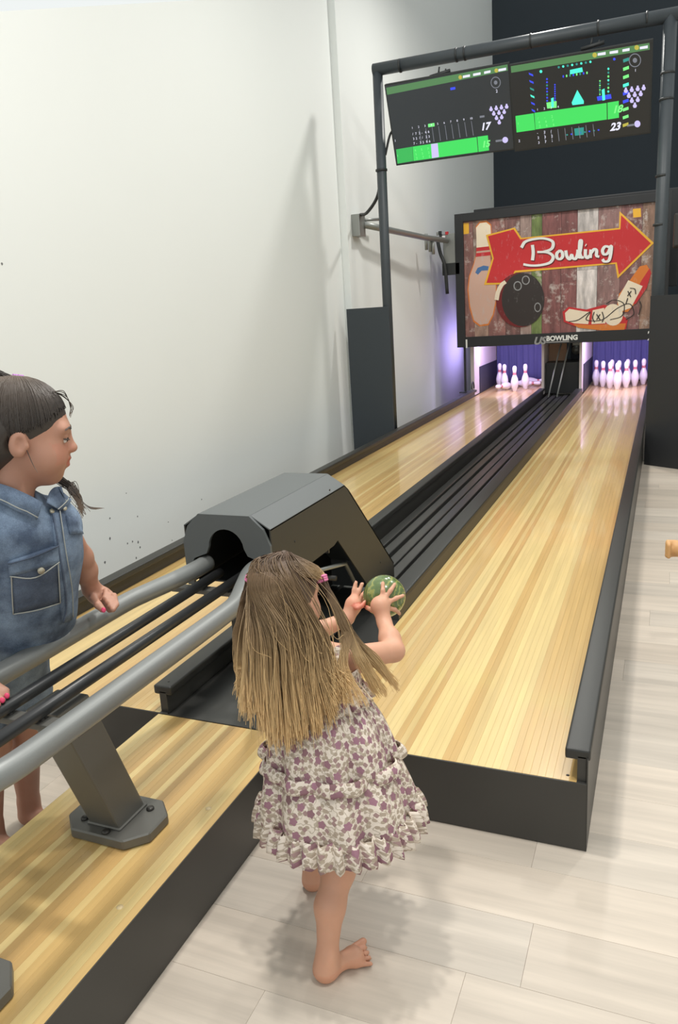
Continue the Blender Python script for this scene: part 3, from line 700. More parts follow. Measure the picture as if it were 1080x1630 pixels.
# ------------------------------------------------------------------ MONITOR FRAME, PANELS, MONITORS
YP = 5.75
fr = thing('pipe_gantry', 'tall dark painted pipe frame holding the two score screens', 'gantry', (CX, YP, 0))
ZF = 3.74; XL_, XR_ = -2.46, .115
tube('frame_post', [(XL_, YP, 0.002), (XL_, YP, 1.9), (XL_+.004, YP, ZF)], .048, M_FRAME, fr, 16)
tube('frame_post', [(XR_-.018, YP, 0.002), (XR_, YP, ZF)], .055, M_FRAME, fr, 16)
tube('cross_bar', [(XL_-.035, YP, ZF+.01), (XR_+.055, YP, ZF+.0)], .056, M_FRAME, fr, 16)
for t in (.09, .30, .33, .56, .78, .93):
    x = XL_+(XR_-XL_)*t; tube('cable_tie', [(x-.008, YP, ZF+.006), (x+.008, YP, ZF+.006)], .060, M_CABLE, fr, 16)
for x, zz in ((XL_, 2.85), (XR_-.004, 3.3), (XR_-.006, 3.1), (XR_-.012, 2.5), (XR_-.018, 2.1)):
    tube('cable_tie', [(x, YP, zz), (x, YP, zz+.02)], .058, M_CABLE, fr, 16)
tag(box('side_panel', -2.885, -2.42, YP-.08, YP-.052, 0.002, 1.565, M_PANEL, None, .003), 'tall dark grey panel at the foot of the frame by the white wall', 'panel')
tag(prism('side_panel', [(.047, YP-.2, .002), (.9, YP-.75, .002), (.9, YP-.75, 1.51), (.047, YP-.2, 1.51)], (.01, .04, 0), M_PANELR, None), 'black panel at the right edge hiding the end pin', 'panel')
tag(box('machine_box', .22, .7, 7.6, 8.0, 2.0, 2.35, M_BOLT, None, .02), 'small grey machine part glimpsed right of the frame post', 'machine')
def plane_pt(a, b, P0, n):
    d = ray(a, b); return CAM+d*((np.asarray(P0)-CAM)@n)/(d@n)
def E(name, rgb, s=1.0): return emit(name, srgb(*rgb), s)
S_HEAD = E('screen_header', (86, 138, 86), .8); S_GREEN = E('screen_green', (60, 214, 92), 1.0); S_GREEN2 = E('screen_green_light', (120, 240, 130), 1.0); S_GRN3 = E('screen_green_deep', (50, 176, 82), 1.0)
S_WHITE = E('screen_white', (226, 226, 244), 1.0); S_GREY = E('screen_grey', (120, 124, 134), .9); S_CYAN = E('screen_cyan', (70, 240, 200), 1.2); S_BLUE = E('screen_blue', (50, 70, 230), 1.1); S_YEL = E('screen_yellow', (190, 180, 70), .9)
S_TEAL = E('screen_teal', (40, 150, 140), .9); S_BG1 = E('screen_background', (50, 57, 62), .55); S_BG2 = E('screen_background_dark', (34, 38, 40), .5); S_PINK = E('screen_lilac', (200, 190, 240), 1.0)
def monitor(corn, label, zoomf, zs):
    TL, TR, BR, BL = corn
    A = on(*TL, y=5.60); B = on(*TR, y=5.60)
    zmid = (A[2]+B[2])/2; A[2] = B[2] = zmid
    # tilt: bottom edge further back
    d = np.array([0, .26, -.645]); Cc = B+d; D_ = A+d
    ex = (B-A)/np.linalg.norm(B-A); ey = -d/np.linalg.norm(d); n = np.cross(ex, ey)   # towards the player
    t = thing('monitor', label, 'monitor', tuple((A+B+Cc+D_)/4))
    def P(a, b, lift): 
        return A+ex*a-ey*b+n*lift
    W = np.linalg.norm(B-A); H_ = np.linalg.norm(d)
    g = .012
    body = [P(-g, -g, -.05), P(W+g, -g, -.05), P(W+g, H_+g, -.05), P(-g, H_+g, -.05)]
    prism('case', body, n*.047, M_CABLE, t, .003)
    scr = prism('screen', [P(0, 0, -.003), P(W, 0, -.003), P(W, H_, -.003), P(0, H_, -.003)], n*.003, S_BG1 if zs == 1 else S_BG2, t); scr['_w'] = 1
    prism('mount_bracket', [P(W*.4, .05, -.06), P(W*.6, .05, -.06), P(W*.6, .5, -.06), P(W*.4, .5, -.06)], np.array([0, .10, .04]), M_BOLT, t)
    # picture coordinates: bilinear over the corners as seen
    TLz, TRz, BRz, BLz = [np.array(zoomf(*c)) for c in corn]
    def inv(zx, zy):
        u, v = .5, .5
        for _ in range(12):
            p = TLz*(1-u)*(1-v)+TRz*u*(1-v)+BRz*u*v+BLz*(1-u)*v; r = np.array([zx, zy])-p
            du = (TRz-TLz)*(1-v)+(BRz-BLz)*v; dv = (BLz-TLz)*(1-u)+(BRz-TRz)*u
            s = np.linalg.solve(np.array([du, dv]).T, r); u += s[0]; v += s[1]
        return u, v
    def S(zx, zy, layer):
        u, v = inv(zx, zy); u = min(max(u, .003), .997); v = min(max(v, .003), .997)
        return P(u*W, v*H_, .0006*layer)
    def a(name, pts, mat, layer=1): return prism(name, [S(x, y, layer) for x, y in pts], n*.0004, mat, scr)
    def txt(s, zx, zy, size, mat, layer=3, **k): return text_mesh('screen_text', s, size, S(zx, zy, layer), ex, ey, mat, scr, **k)
    return t, a, txt, S
def pinicon(a, x, y, s):
    a('pin_icon', [(x-.3*s, y-.9*s), (x+.3*s, y-.9*s), (x+.35*s, y-.4*s), (x+.75*s, y+.3*s), (x+.4*s, y+s), (x-.4*s, y+s), (x-.75*s, y+.3*s), (x-.35*s, y-.4*s)], S_PINK, 3)
z1 = lambda x, y: ((x-600)*4.5, (y-60)*4.5)
mon1, a, txt, S = monitor(((614, 134), (809, 105), (815, 234), (635, 256)), 'score screen on the left of the pipe frame with one green bar along its bottom', z1, 1)
a('header_bar', [(66, 345), (940, 200), (942, 245), (75, 392)], S_HEAD)
a('score_row', [(148, 772), (268, 754), (276, 858), (160, 876)], S_GRN3); a('score_row', [(270, 754), (722, 694), (730, 802), (278, 858)], S_GREEN); a('score_row', [(727, 692), (798, 684), (806, 792), (734, 802)], S_GREEN)
a('score_cell', [(402, 738), (450, 732), (460, 832), (410, 840)], S_PINK, 2)
a('active_mark', [(380, 595), (426, 588), (428, 612), (382, 618)], S_GREEN2, 2)
for i in range(10):
    x = 262+i*46; y = 622-i*6.4
    txt(str(i+1), x, y+6, .026, S_WHITE)
    if 0 < i: a('divider', [(x+8, y+16), (x+11, y+15), (x+26, y+118), (x+22, y+119)], S_GREY, 2)
for i in range(3):
    for j in range(3):
        x = 276+i*46+j*4; y = 664+j*34-i*6
        txt(random.choice('6/73-X28'), x-8, y+8, .03, S_WHITE); txt(random.choice('6/73-X28'), x+12, y+6, .03, S_WHITE)
        txt(random.choice('4527'), 285+i*46+j*6, 790+j*28-i*5, .03, S_GREEN2)
txt('17', 750, 648, .085, S_WHITE, shear=.25, bold=.003); txt('15', 757, 770, .075, S_GREEN2, shear=.25, bold=.003)
a('screen_label', [(744, 546), (776, 542), (777, 556), (745, 560)], S_GREY, 2); a('screen_label', [(540, 350), (575, 345), (577, 362), (542, 367)], S_BLUE, 2)
for r_ in range(4):
    for c_ in range(4-r_): pinicon(a, 820+c_*35+r_*18+2, 498-c_*5+r_*31, 17)
for rr, mt in ((34, S_GREY), (29, S_BG1), (12, S_GREY)): a('player_badge', ell(856, 322, rr, rr*1.15, 20), mt, {34: 2, 29: 3, 12: 4}[rr])
txt('2', 856, 390, .035, S_WHITE); txt('1', 136, 718, .03, S_WHITE); txt('1', 156, 826, .03, S_GREEN2)
a('ball_icon', ell(914, 720, 19, 22, 16), S_PINK, 2); a('ball_icon', [(850, 720), (896, 714), (897, 728), (851, 734)], S_GREY, 2)
for x, y in ((612, 282), (862, 243)): a('coin_icon', ell(x, y, 13, 14, 12), S_YEL, 2)
for x, y, w in ((630, 288, 50), (702, 276, 52), (778, 264, 44), (876, 250, 52)): a('header_text', [(x, y-16), (x+w, y-24), (x+w, y-8), (x, y)], S_WHITE, 2)
z2 = lambda x, y: ((x-800)*1080/280, (y-40)*849/220)
mon2, a, txt, S = monitor(((813, 104), (1038, 66), (1036, 206), (820, 233)), 'right-hand score screen on the pipe frame with a neon tunnel picture', z2, 2)
a('header_bar', [(52, 245), (905, 112), (908, 150), (55, 285)], S_HEAD)
a('score_row', [(78, 535), (198, 518), (206, 618), (84, 634)], S_GREEN, 3); a('score_row', [(202, 516), (655, 458), (657, 558), (208, 616)], S_GREEN, 3); a('score_row', [(660, 456), (728, 446), (730, 548), (662, 558)], S_GREEN, 3)
a('tunnel_light', [(440, 455), (475, 380), (515, 445), (515, 462), (445, 470)], S_CYAN, 2)
a('tunnel_light', [(430, 265), (505, 250), (510, 275), (430, 290)], S_CYAN, 2)
a('tunnel_light', [(280, 455), (345, 445), (345, 485), (285, 490)], S_GREEN2, 2); a('tunnel_light', [(310, 430), (326, 424), (328, 480), (312, 484)], S_CYAN, 3); a('tunnel_light', [(625, 380), (642, 372), (646, 440), (630, 444)], S_CYAN, 3); a('tunnel_light', [(595, 420), (680, 405), (685, 432), (600, 445)], S_BLUE, 2)
for i in range(6):
    y = 292+i*42; mt = (S_BLUE, S_BLUE, S_TEAL, S_CYAN, S_BLUE, S_BLUE)[i]
    a('tunnel_light', [(168+i*3, y-10), (196+i*2, y), (198+i*2, y+12), (172+i*3, y+2)], mt, 2)
for i in range(9):
    y = 205+i*48; mt = (S_TEAL, S_GREEN2, S_GREEN2, S_CYAN, S_BLUE, S_BLUE, S_GREEN2, S_GREEN2, S_YEL)[i]
    a('tunnel_light', [(752, y), (786, y-12), (788, y+6), (754, y+18)], mt, 2)
rnd = random.Random(5)
for i in range(8):
    x = 360+i*28; a('tunnel_light', ell(x, 250-i*4.5, 7, 7, 8), S_CYAN if i % 2 else S_TEAL, 2)
    a('tunnel_light', ell(388+i*21, 302-i*3, 5, 8, 8), (S_BLUE, S_GREEN2, S_TEAL)[i % 3], 2)
    a('tunnel_light', ell(285, 318+i*18, 6, 6, 8), (S_BLUE, S_BLUE, S_TEAL)[i % 3], 2); a('tunnel_light', ell(335, 350+i*13, 5, 5, 8), S_BLUE, 2)
    a('tunnel_light', ell(665, 258+i*22, 6, 7, 8), (S_CYAN, S_TEAL, S_GREEN2)[i % 3], 2); a('tunnel_light', ell(614, 328+i*13, 5, 5, 8), (S_GREEN2, S_TEAL)[i % 2], 2)
    a('tunnel_light', ell(410+i*28, 650-i*4, 6, 5, 8), S_BLUE if i % 2 else S_TEAL, 2)
a('tunnel_light', ell(247, 275, 9, 9, 8), S_CYAN, 2); a('tunnel_light', ell(700, 203, 8, 8, 8), S_BLUE, 2); a('tunnel_light', [(455, 612), (515, 604), (515, 650), (460, 656)], S_TEAL, 2)
for i in range(10):
    x = 222+i*44; y = 505-i*5.6
    if i < 4: txt(str(i+1), x-4, y-2, .026, S_WHITE)
    if 0 < i < 9: a('divider', [(x-4, y+126), (x-1, y+125), (x+8, y+200), (x+4, y+201)], S_GREY, 3)
for i in range(3):
    for j in range(3): txt(random.choice('6/73-X28'), 218+i*44+j*3, 645+j*30-i*5, .03, S_WHITE, 4); txt(random.choice('4-72/6'), 222+i*44+j*5, 556+j*24-i*5, .03, S_GREEN2, 5)
txt('23', 676, 628, .085, S_WHITE, 4, shear=.25, bold=.003); txt('18', 690, 520, .08, S_GREEN2, 5, shear=.25, bold=.003)
for r_ in range(4):
    for c_ in range(4-r_): pinicon(a, 770+c_*35+r_*18, 382-c_*5+r_*30, 17)
for rr, mt in ((36, S_GREY), (31, S_BG2), (13, S_GREY)): a('player_badge', ell(822, 210, rr, rr*1.1, 20), mt, {36: 2, 31: 3, 13: 4}[rr])
txt('1', 820, 276, .03, S_WHITE); txt('2', 96, 694, .03, S_WHITE); txt('1', 90, 588, .03, S_GREEN2, 5)
a('ball_icon', ell(840, 588, 18, 21, 16), S_PINK, 2); a('ball_icon', [(778, 592), (824, 586), (825, 598), (779, 604)], S_GREY, 2)
for x, y in ((582, 180), (832, 138)): a('coin_icon', ell(x, y, 14, 14, 12), S_YEL, 2)
for x, y, w in ((600, 184, 48), (672, 174, 50), (748, 162, 42), (850, 148, 46)): a('header_text', [(x, y-14), (x+w, y-22), (x+w, y-6), (x, y)], S_WHITE, 2)
# brackets above the screens
for a_, b_ in ((700, 118), (943, 73)):
    p = on(a_, b_, y=5.68)
    br = tag(tube('screen_clamp', [p+np.array([-.09, 0, -.012]), p+np.array([.10, 0, .012])], .018, M_CABLE, None, 8), 'black clamp on top edge of the %s score screen' % ('left' if a_ < 800 else 'right'), 'clamp')
    tube('wing_bolt', [p+np.array([-.01, 0, 0]), p+np.array([.0, 0, .06])], .008, M_CABLE, br, 8); tube('wing_bolt', [p+np.array([.05, 0, 0]), p+np.array([.06, 0, .035])], .007, M_CABLE, br, 8)

# conduit, junction box and cables on the wall
cb = thing('wall_conduit', 'galvanised conduit arm running from a wall box to the masking board', 'conduit', (XF, 6.2, 2.4))
j = on(563, 355, x=XF); e = on(722, 392, y=9.0)
box('junction_box', XF, XF+.09, j[1]-.06, j[1]+.12, j[2]-.14, j[2]+.08, M_METAL, cb, .006)
jp = np.array([XF+.09, j[1]+.08, j[2]-.02])
k1p = on(600, 362, x=XF+.16); k2 = on(676, 378, x=XF+.26)
tube('conduit_pipe', [jp, k1p, k2, on(712, 383, y=8.95)], .035, M_METAL, cb, 10)
tube('conduit_pipe', [jp+np.array([0, .03, .05]), on(606, 349, x=XF+.14)], .016, M_METAL, cb, 8)
for a_, b_ in ((679, 385), (685, 388), (690, 392)):
    p = on(a_, b_, y=8.3); tube('hanging_clip', [p+np.array([0, 0, .10]), p+np.array([0, 0, -.10])], .022, M_METAL, cb, 6)
p = on(708, 378, y=8.95)
for i in range(5):
    q = p+np.array([RNG.uniform(-.1, .1), RNG.uniform(-.05, .05), RNG.uniform(-.03, .08)])
    box('connector', q[0]-.02, q[0]+.02, q[1]-.02, q[1]+.02, q[2]-.02, q[2]+.02, (M_PINRED, M_CABLE, M_METAL, M_PIN, M_CABLE)[i], cb, .004)
box('support_arm', p[0]-.03, p[0]+.16, 8.98, 9.02, p[2]-.45, p[2]+.05, M_METAL, cb, .006)
box('support_arm', p[0]-.05, p[0]+.2, 8.97, 9.0, p[2]-.50, p[2]-.34, M_CABLE, cb, .006)
tube('cable', catmull([p+np.array([-.1, -.02, 0]), p+np.array([-.06, -.02, -.2]), p+np.array([0, -.02, -.38]), p+np.array([.02, 0, -.75])], 5), .025, M_CABLE, cb, 6)
tag(tube('power_cable', catmull([jp+np.array([-.03, -.03, .10]), on(585, 338, y=5.9), on(602, 310, y=5.82), np.array([XL_-.03, YP+.06, 2.9])], 8), .016, M_CABLE, None, 8), 'black cable looping from the wall box to the frame post', 'cable')
tag(tube('power_cable', catmull([np.array([XL_+.03, YP+.05, 3.0]), on(622, 213, y=5.8), on(634, 204, y=5.86)], 6), .012, M_CABLE, None, 8), 'short cable between frame post and back of the left score screen', 'cable')

# ------------------------------------------------------------------ PEOPLE: smooth implicit bodies turned into one mesh
class Field:
    def __init__(s, lo, hi, h):
        s.lo = np.array(lo, float); s.h = h; s.n = np.ceil((np.array(hi)-s.lo)/h).astype(int)+1
        s.f = np.full(s.n, 1., np.float32); s.ax = [s.lo[i]+h*np.arange(s.n[i]) for i in range(3)]
    def _put(s, lo, hi, fn, k, sub=False):
        i0 = np.maximum(np.floor((np.array(lo)-s.lo)/s.h).astype(int), 0); i1 = np.minimum(np.ceil((np.array(hi)-s.lo)/s.h).astype(int)+1, s.n)
        if (i1 <= i0).any(): return
        sl_ = tuple(slice(a, b) for a, b in zip(i0, i1))
        X = s.ax[0][sl_[0]][:, None, None]; Y = s.ax[1][sl_[1]][None, :, None]; Z = s.ax[2][sl_[2]][None, None, :]
        d = fn(X, Y, Z).astype(np.float32); f = s.f[sl_]
        if sub:
            d = -d; h = np.maximum(k-np.abs(f-d), 0)/k; s.f[sl_] = np.maximum(f, d)+h*h*k*.25
        else:
            h = np.maximum(k-np.abs(f-d), 0)/k; s.f[sl_] = np.minimum(f, d)-h*h*k*.25
    def cone(s, a, b, ra, rb, k=.02):
        a = np.asarray(a, float); b = np.asarray(b, float); ba = b-a; L2 = ba@ba+1e-12; m_ = max(ra, rb)+k+2*s.h
        def fn(X, Y, Z):
            px, py, pz = X-a[0], Y-a[1], Z-a[2]
            t = np.clip((px*ba[0]+py*ba[1]+pz*ba[2])/L2, 0, 1)
            return np.sqrt((px-t*ba[0])**2+(py-t*ba[1])**2+(pz-t*ba[2])**2)-(ra+(rb-ra)*t)
        s._put(np.minimum(a, b)-m_, np.maximum(a, b)+m_, fn, k)
    def chain(s, pts, rads, k=.02):
        for i in range(len(pts)-1): s.cone(pts[i], pts[i+1], rads[i], rads[i+1], k)
    def ell(s, c, r, axes=None, k=.02, sub=False):
        c = np.asarray(c, float); A = np.eye(3) if axes is None else np.array(axes, float); r = np.asarray(r, float); m_ = r.max()+k+2*s.h
        def fn(X, Y, Z):
            p = (X-c[0], Y-c[1], Z-c[2])
            q = [A[i][0]*p[0]+A[i][1]*p[1]+A[i][2]*p[2] for i in range(3)]
            k0 = np.sqrt(sum((q[i]/r[i])**2 for i in range(3))); k1 = np.sqrt(sum((q[i]/r[i]**2)**2 for i in range(3)))+1e-9
            return k0*(k0-1)/k1
        s._put(c-m_, c+m_, fn, k, sub)
    def cut(s, p, n):
        """keep only the side where (x-p).n < 0"""
        X = s.ax[0][:, None, None]; Y = s.ax[1][None, :, None]; Z = s.ax[2][None, None, :]
        s.f = np.maximum(s.f, ((X-p[0])*n[0]+(Y-p[1])*n[1]+(Z-p[2])*n[2]).astype(np.float32))
    def mesh(s, smooth=2):
        f = s.f; n = np.array(f.shape); ins = f < 0
        c = np.zeros(n-1, np.uint8)
        for dx in (0, 1):
            for dy in (0, 1):
                for dz in (0, 1): c += ins[dx:n[0]-1+dx, dy:n[1]-1+dy, dz:n[2]-1+dz]
        act = (c > 0) & (c < 8); ci = np.argwhere(act); N = len(ci)
        idm = np.full(n-1, -1, np.int64); idm[act] = np.arange(N)
        acc = np.zeros((N, 3)); cnt = np.zeros(N)
        corners = [(x, y, z) for x in (0, 1) for y in (0, 1) for z in (0, 1)]
        val = {q: f[ci[:, 0]+q[0], ci[:, 1]+q[1], ci[:, 2]+q[2]].astype(float) for q in corners}
        for q in corners:
            for axx in range(3):
                if q[axx] == 0:
                    q2 = list(q); q2[axx] = 1; q2 = tuple(q2); a_, b_ = val[q], val[q2]; mm = (a_ < 0) != (b_ < 0)
                    t = np.where(mm, a_/np.where(mm, a_-b_, 1), 0); p = np.repeat(np.array(q, float)[None], N, 0); p[:, axx] += t
                    acc[mm] += p[mm]; cnt[mm] += 1
        V = s.lo+s.h*(ci+acc/cnt[:, None])
        faces = []
        for axx in range(3):
            b1, b2 = (axx+1) % 3, (axx+2) % 3
            sa = [slice(None)]*3; sb = [slice(None)]*3; sa[axx] = slice(0, n[axx]-1); sb[axx] = slice(1, n[axx])
            A_, B_ = ins[tuple(sa)], ins[tuple(sb)]; e_ = np.argwhere(A_ != B_)
            e_ = e_[(e_[:, b1] > 0) & (e_[:, b2] > 0) & (e_[:, b1] < n[b1]-1) & (e_[:, b2] < n[b2]-1)]
            flip = A_[e_[:, 0], e_[:, 1], e_[:, 2]]
            def gid(d1, d2):
                q = e_.copy(); q[:, b1] -= d1; q[:, b2] -= d2; return idm[q[:, 0], q[:, 1], q[:, 2]]
            qd = np.stack([gid(1, 1), gid(0, 1), gid(0, 0), gid(1, 0)], 1)
            qd[~flip] = qd[~flip][:, ::-1]; faces.append(qd)
        Fq = np.concatenate(faces); Fq = Fq[(Fq >= 0).all(1)]
        e_ = np.concatenate([Fq[:, [0, 1]], Fq[:, [1, 2]], Fq[:, [2, 3]], Fq[:, [3, 0]]])
        for it in range(smooth):
            for lam in (.5, -.35):
                a_ = np.zeros_like(V); w_ = np.zeros(len(V))
                for i in range(3): a_[:, i] = np.bincount(e_[:, 0], V[e_[:, 1], i], len(V))+np.bincount(e_[:, 1], V[e_[:, 0], i], len(V))
                w_ = np.bincount(e_[:, 0], minlength=len(V))+np.bincount(e_[:, 1], minlength=len(V))
                V = V+lam*(a_/np.maximum(w_, 1)[:, None]-V)
        return V, Fq
def mk_np(name, V, Fq, mat, parent=None, tint=None):
    me = bpy.data.meshes.new(name); me.vertices.add(len(V)); me.vertices.foreach_set('co', V.astype(np.float32).ravel())
    me.loops.add(Fq.size); me.loops.foreach_set('vertex_index', Fq.astype(np.int32).ravel())
    me.polygons.add(len(Fq)); me.polygons.foreach_set('loop_start', (np.arange(len(Fq))*Fq.shape[1]).astype(np.int32))
    me.update(calc_edges=True); me.validate(); me.polygons.foreach_set('use_smooth', [True]*len(me.polygons)); me.materials.append(mat)
    if tint is not None:
        at = me.attributes.new('tint', 'FLOAT_COLOR', 'POINT'); at.data.foreach_set('color', np.concatenate([tint, np.ones((len(V), 1))], 1).astype(np.float32).ravel())
    o = bpy.data.objects.new(name, me); COL.objects.link(o)
    if parent: parent_to(o, parent)
    return o
def nrm(v): v = np.asarray(v, float); return v/np.linalg.norm(v)
def strands_mesh(name, lines, r0, r1, mat, parent, sides=3, shade=None):
    """many fine tubes in one mesh; u = strand shade, v = root to tip"""
    by = {}
    for li, ln in enumerate(lines): by.setdefault(len(ln), []).append(li)
    VV = []; FF = []; UU = []; base = 0
    for n, idx in by.items():
        P = np.array([lines[i] for i in idx]); m_ = len(idx)                      # m,n,3
        T = np.empty_like(P); T[:, 1:-1] = P[:, 2:]-P[:, :-2]; T[:, 0] = P[:, 1]-P[:, 0]; T[:, -1] = P[:, -1]-P[:, -2]
        T /= np.linalg.norm(T, axis=2, keepdims=True)+1e-12
        N = np.cross(T, np.array([.31, .84, .12])); N /= np.linalg.norm(N, axis=2, keepdims=True)+1e-12; B = np.cross(T, N)
        tt = np.linspace(0, 1, n); rr = (r0+(r1-r0)*tt**1.5)[None, :, None]
        ring = [P+rr*(math.cos(2*PI*k/sides)*N+math.sin(2*PI*k/sides)*B) for k in range(sides)]
        V = np.stack(ring, 2); VV.append(V.reshape(-1, 3))
        a = np.arange(m_)[:, None, None]*n*sides+np.arange(n-1)[None, :, None]*sides
        k = np.arange(sides)[None, None, :]; k2 = (k+1) % sides
        FF.append((base+np.stack([a+k, a+k2, a+sides+k2, a+sides+k], -1)).reshape(-1, 4))
        sh = np.array([shade[i] if shade is not None else random.uniform(.15, .85) for i in idx])
        UU.append(np.stack([np.broadcast_to(sh[:, None, None], (m_, n, sides)), np.broadcast_to(tt[None, :, None], (m_, n, sides))], -1).reshape(-1, 2))
        base += m_*n*sides
    V = np.concatenate(VV); Fq = np.concatenate(FF); U = np.concatenate(UU)
    o = mk_np(name, V, Fq, mat, parent); me = o.data
    ul = me.uv_layers.new(name='UVMap'); li = np.zeros(len(me.loops), dtype=np.int32); me.loops.foreach_get('vertex_index', li)
    ul.data.foreach_set('uv', U[li].astype(np.float32).ravel())
    return o
class Head:
    def __init__(s, c, fwd, up, h):
        s.c = np.asarray(c, float); s.f = nrm(fwd); s.s = nrm(np.cross(s.f, up)); s.u = np.cross(s.s, s.f); s.h = h; s.A = [s.s, s.f, s.u]
    def p(s, a, b, c): return s.c+s.h*(a*s.s+b*s.f+c*s.u)
    def add(s, F):
        h = s.h; E_ = lambda c, r, k=.1, sub=False: F.ell(s.p(*c), np.array(r)*h, s.A, k*h, sub)
        E_((0, -.06, .12), (.345, .43, .37)); E_((0, .12, -.14), (.275, .28, .34), .12); E_((0, .245, -.385), (.11, .10, .09), .12)
        for q in (-1, 1):
            E_((q*.17, .20, -.21), (.14, .14, .15), .14); E_((q*.12, .325, .085), (.11, .06, .05), .1)
            E_((q*.145, .425, .005), (.08, .06, .05), .06, True)
            E_((q*.135, .338, .016), (.062, .050, .034), .02)
            E_((q*.352, -.05, -.075), (.046, .085, .13), .03); E_((q*.41, -.032, -.062), (.048, .046, .082), .012, True); E_((q*.352, .02, -.085), (.03, .03, .035), .02)
            E_((q*.04, .405, -.112), (.032, .035, .028), .03)
        F.cone(s.p(0, .36, .02), s.p(0, .44, -.095), .030*h, .040*h, .07*h)
        E_((0, .385, -.205), (.085, .045, .030), .03); E_((0, .378, -.268), (.075, .045, .034), .03); E_((0, .44, -.236), (.09, .05, .006), .012, True)
    def tint(s, V, t):
        q = (V-s.c)/s.h; a, b, c = q@s.s, q@s.f, q@s.u
        m_ = ((a/.10)**2+((c+.236)/.060)**2 < 1) & (b > .33); t[m_] = t[m_]*np.array([.95, .62, .62])
        m_ = (np.abs(np.abs(a)-.17) < .12) & (np.abs(c+.15) < .1) & (b > .2); t[m_] *= np.array([1.04, .93, .92])
        return t
    def eyes(s, parent, V=None, Q=None):
        tree = BVHTree.FromPolygons([Vector(v) for v in V], [tuple(int(k) for k in q) for q in Q]) if V is not None else None
        def surf(p):
            h_ = tree.ray_cast(Vector(p+s.f*.3*s.h), Vector(-s.f)) if tree else (None,)
            return np.array(h_[0]) if h_[0] is not None else p
        for q in (-1, 1):
            c = s.p(q*.135, .338, -.004)
            for mat, sc, off in ((EYEW, .048, 0), (EYEB, .036, .018)):
                vs, fs = lathe([(math.sin(a), -math.cos(a)) for a in np.linspace(.05, PI-.05, 10)], 14)
                mk('eye' if off == 0 else 'iris', [c+s.f*off*s.h+s.h*sc*(v_[0]*s.s+v_[2]*s.f+v_[1]*s.u) for v_ in vs], fs, mat, parent, True)
        L = []
        for q in (-1, 1):
            for i in range(16):
                t = i/15; b0 = surf(s.p(q*(.06+.16*t), .400-.075*t*t, .098+.018*math.sin(t*PI)))+s.f*.001; L.append([b0, b0+s.h*(q*.02*s.s-.006*s.u), b0+s.h*(q*.035*s.s-.016*s.u-.008*s.f)])
            for i in range(14):
                t = i/13; b0 = surf(s.p(q*(.085+.11*t), .388-.04*t*t, .0)); L.append([b0, b0+s.h*(.014*s.f-.008*s.u+q*.006*s.s), b0+s.h*(.024*s.f-.008*s.u+q*.014*s.s)])
        strands_mesh('brow_and_lash', L, .0013, .0005, M_HAIR2, parent, 4, [.1]*len(L))
def foot(F, heel, toe, r=.024, k=.02, side=1):
    heel = np.asarray(heel, float); toe = np.asarray(toe, float); d = nrm(toe-heel); L = np.linalg.norm(toe-heel); p = np.array([-d[1], d[0], 0])
    F.ell(heel+np.array([0, 0, r]), (r*1.05, r*1.05, r), None, k)
    F.cone(heel+np.array([0, 0, r*1.1]), heel+d*L*.62+np.array([0, 0, r*.8]), r, r*.82, k)
    F.cone(heel+d*L*.6+p*r*.55+np.array([0, 0, r*.62]), heel+d*L*.6-p*r*.55+np.array([0, 0, r*.62]), r*.62, r*.62, k)
    for i in range(5):
        q = (i-2)/2; b0 = heel+d*L*.62+p*q*r*1.05*side; ln = L*(.30, .26, .24, .21, .17)[i]; rr = r*(.42, .29, .28, .27, .25)[i]
        F.cone(b0+np.array([0, 0, r*.5]), b0+d*ln*1.12+p*q*r*.30*side+np.array([0, 0, rr]), rr, rr*.95, .003)
def finger(F, pts, r, k=.005):
    n = len(pts); F.chain(pts, list(np.linspace(r, r*.82, n)), k)

# ---- girl in the floral dress
BALL_C = dep(612, 949, 2.12); BALL_R = .0585
g1o = thing('person', 'small barefoot child with long light brown hair and floral dress reaching for the green ball', 'person', (-.56, -.5, 0))
F = Field((-.90, -.80, -.01), (-.28, -.02, 1.05), .0042)
# left foot is further from the viewer
lh, lt_ = np.array([-.665, -.375, 0]), np.array([-.645, -.235, 0]); rh, rt = np.array([-.512, -.640, 0]), np.array([-.432, -.535, 0])
foot(F, lh, lt_, .023, side=-1); foot(F, rh, rt, .024, side=-1)
hipR, hipL = np.array([-.495, -.475, .43]), np.array([-.575, -.455, .43])
kR, kL = np.array([-.503, -.545, .235]), np.array([-.63, -.375, .225])
aR, aL = rh+np.array([.004, .006, .06]), lh+np.array([0, .006, .06])
F.chain([hipR, kR], [.056, .040]); F.chain([kR, kR*.55+aR*.45+np.array([-.004, -.012, .012]), aR], [.038, .035, .024]); F.chain([aR, rh+np.array([0, 0, .025])], [.024, .024])
F.chain([hipL, kL], [.056, .040]); F.chain([kL, kL*.55+aL*.45+np.array([0, -.012, .012]), aL], [.038, .035, .024]); F.chain([aL, lh+np.array([0, 0, .025])], [.024, .024])
pel, bel, che, nb = np.array([-.535, -.468, .46]), np.array([-.548, -.462, .56]), np.array([-.567, -.448, .66]), np.array([-.583, -.44, .765])
F.ell(pel, (.088, .078, .075), None, .04); F.ell(bel, (.082, .075, .085), None, .05); F.ell(che, (.088, .068, .095), None, .05)
shR, shL = np.array([-.487, -.415, .735]), np.array([-.672, -.43, .742])
F.cone(shR, shL, .034, .034, .04)
hc1 = dep(460, 948, 1.83); H1 = Head(hc1, np.array([.22, .95, -.28]), np.array([-.12, .2, 1.]), .185)
F.cone(nb, H1.p(0, -.08, -.3), .034, .036, .03); H1.add(F)
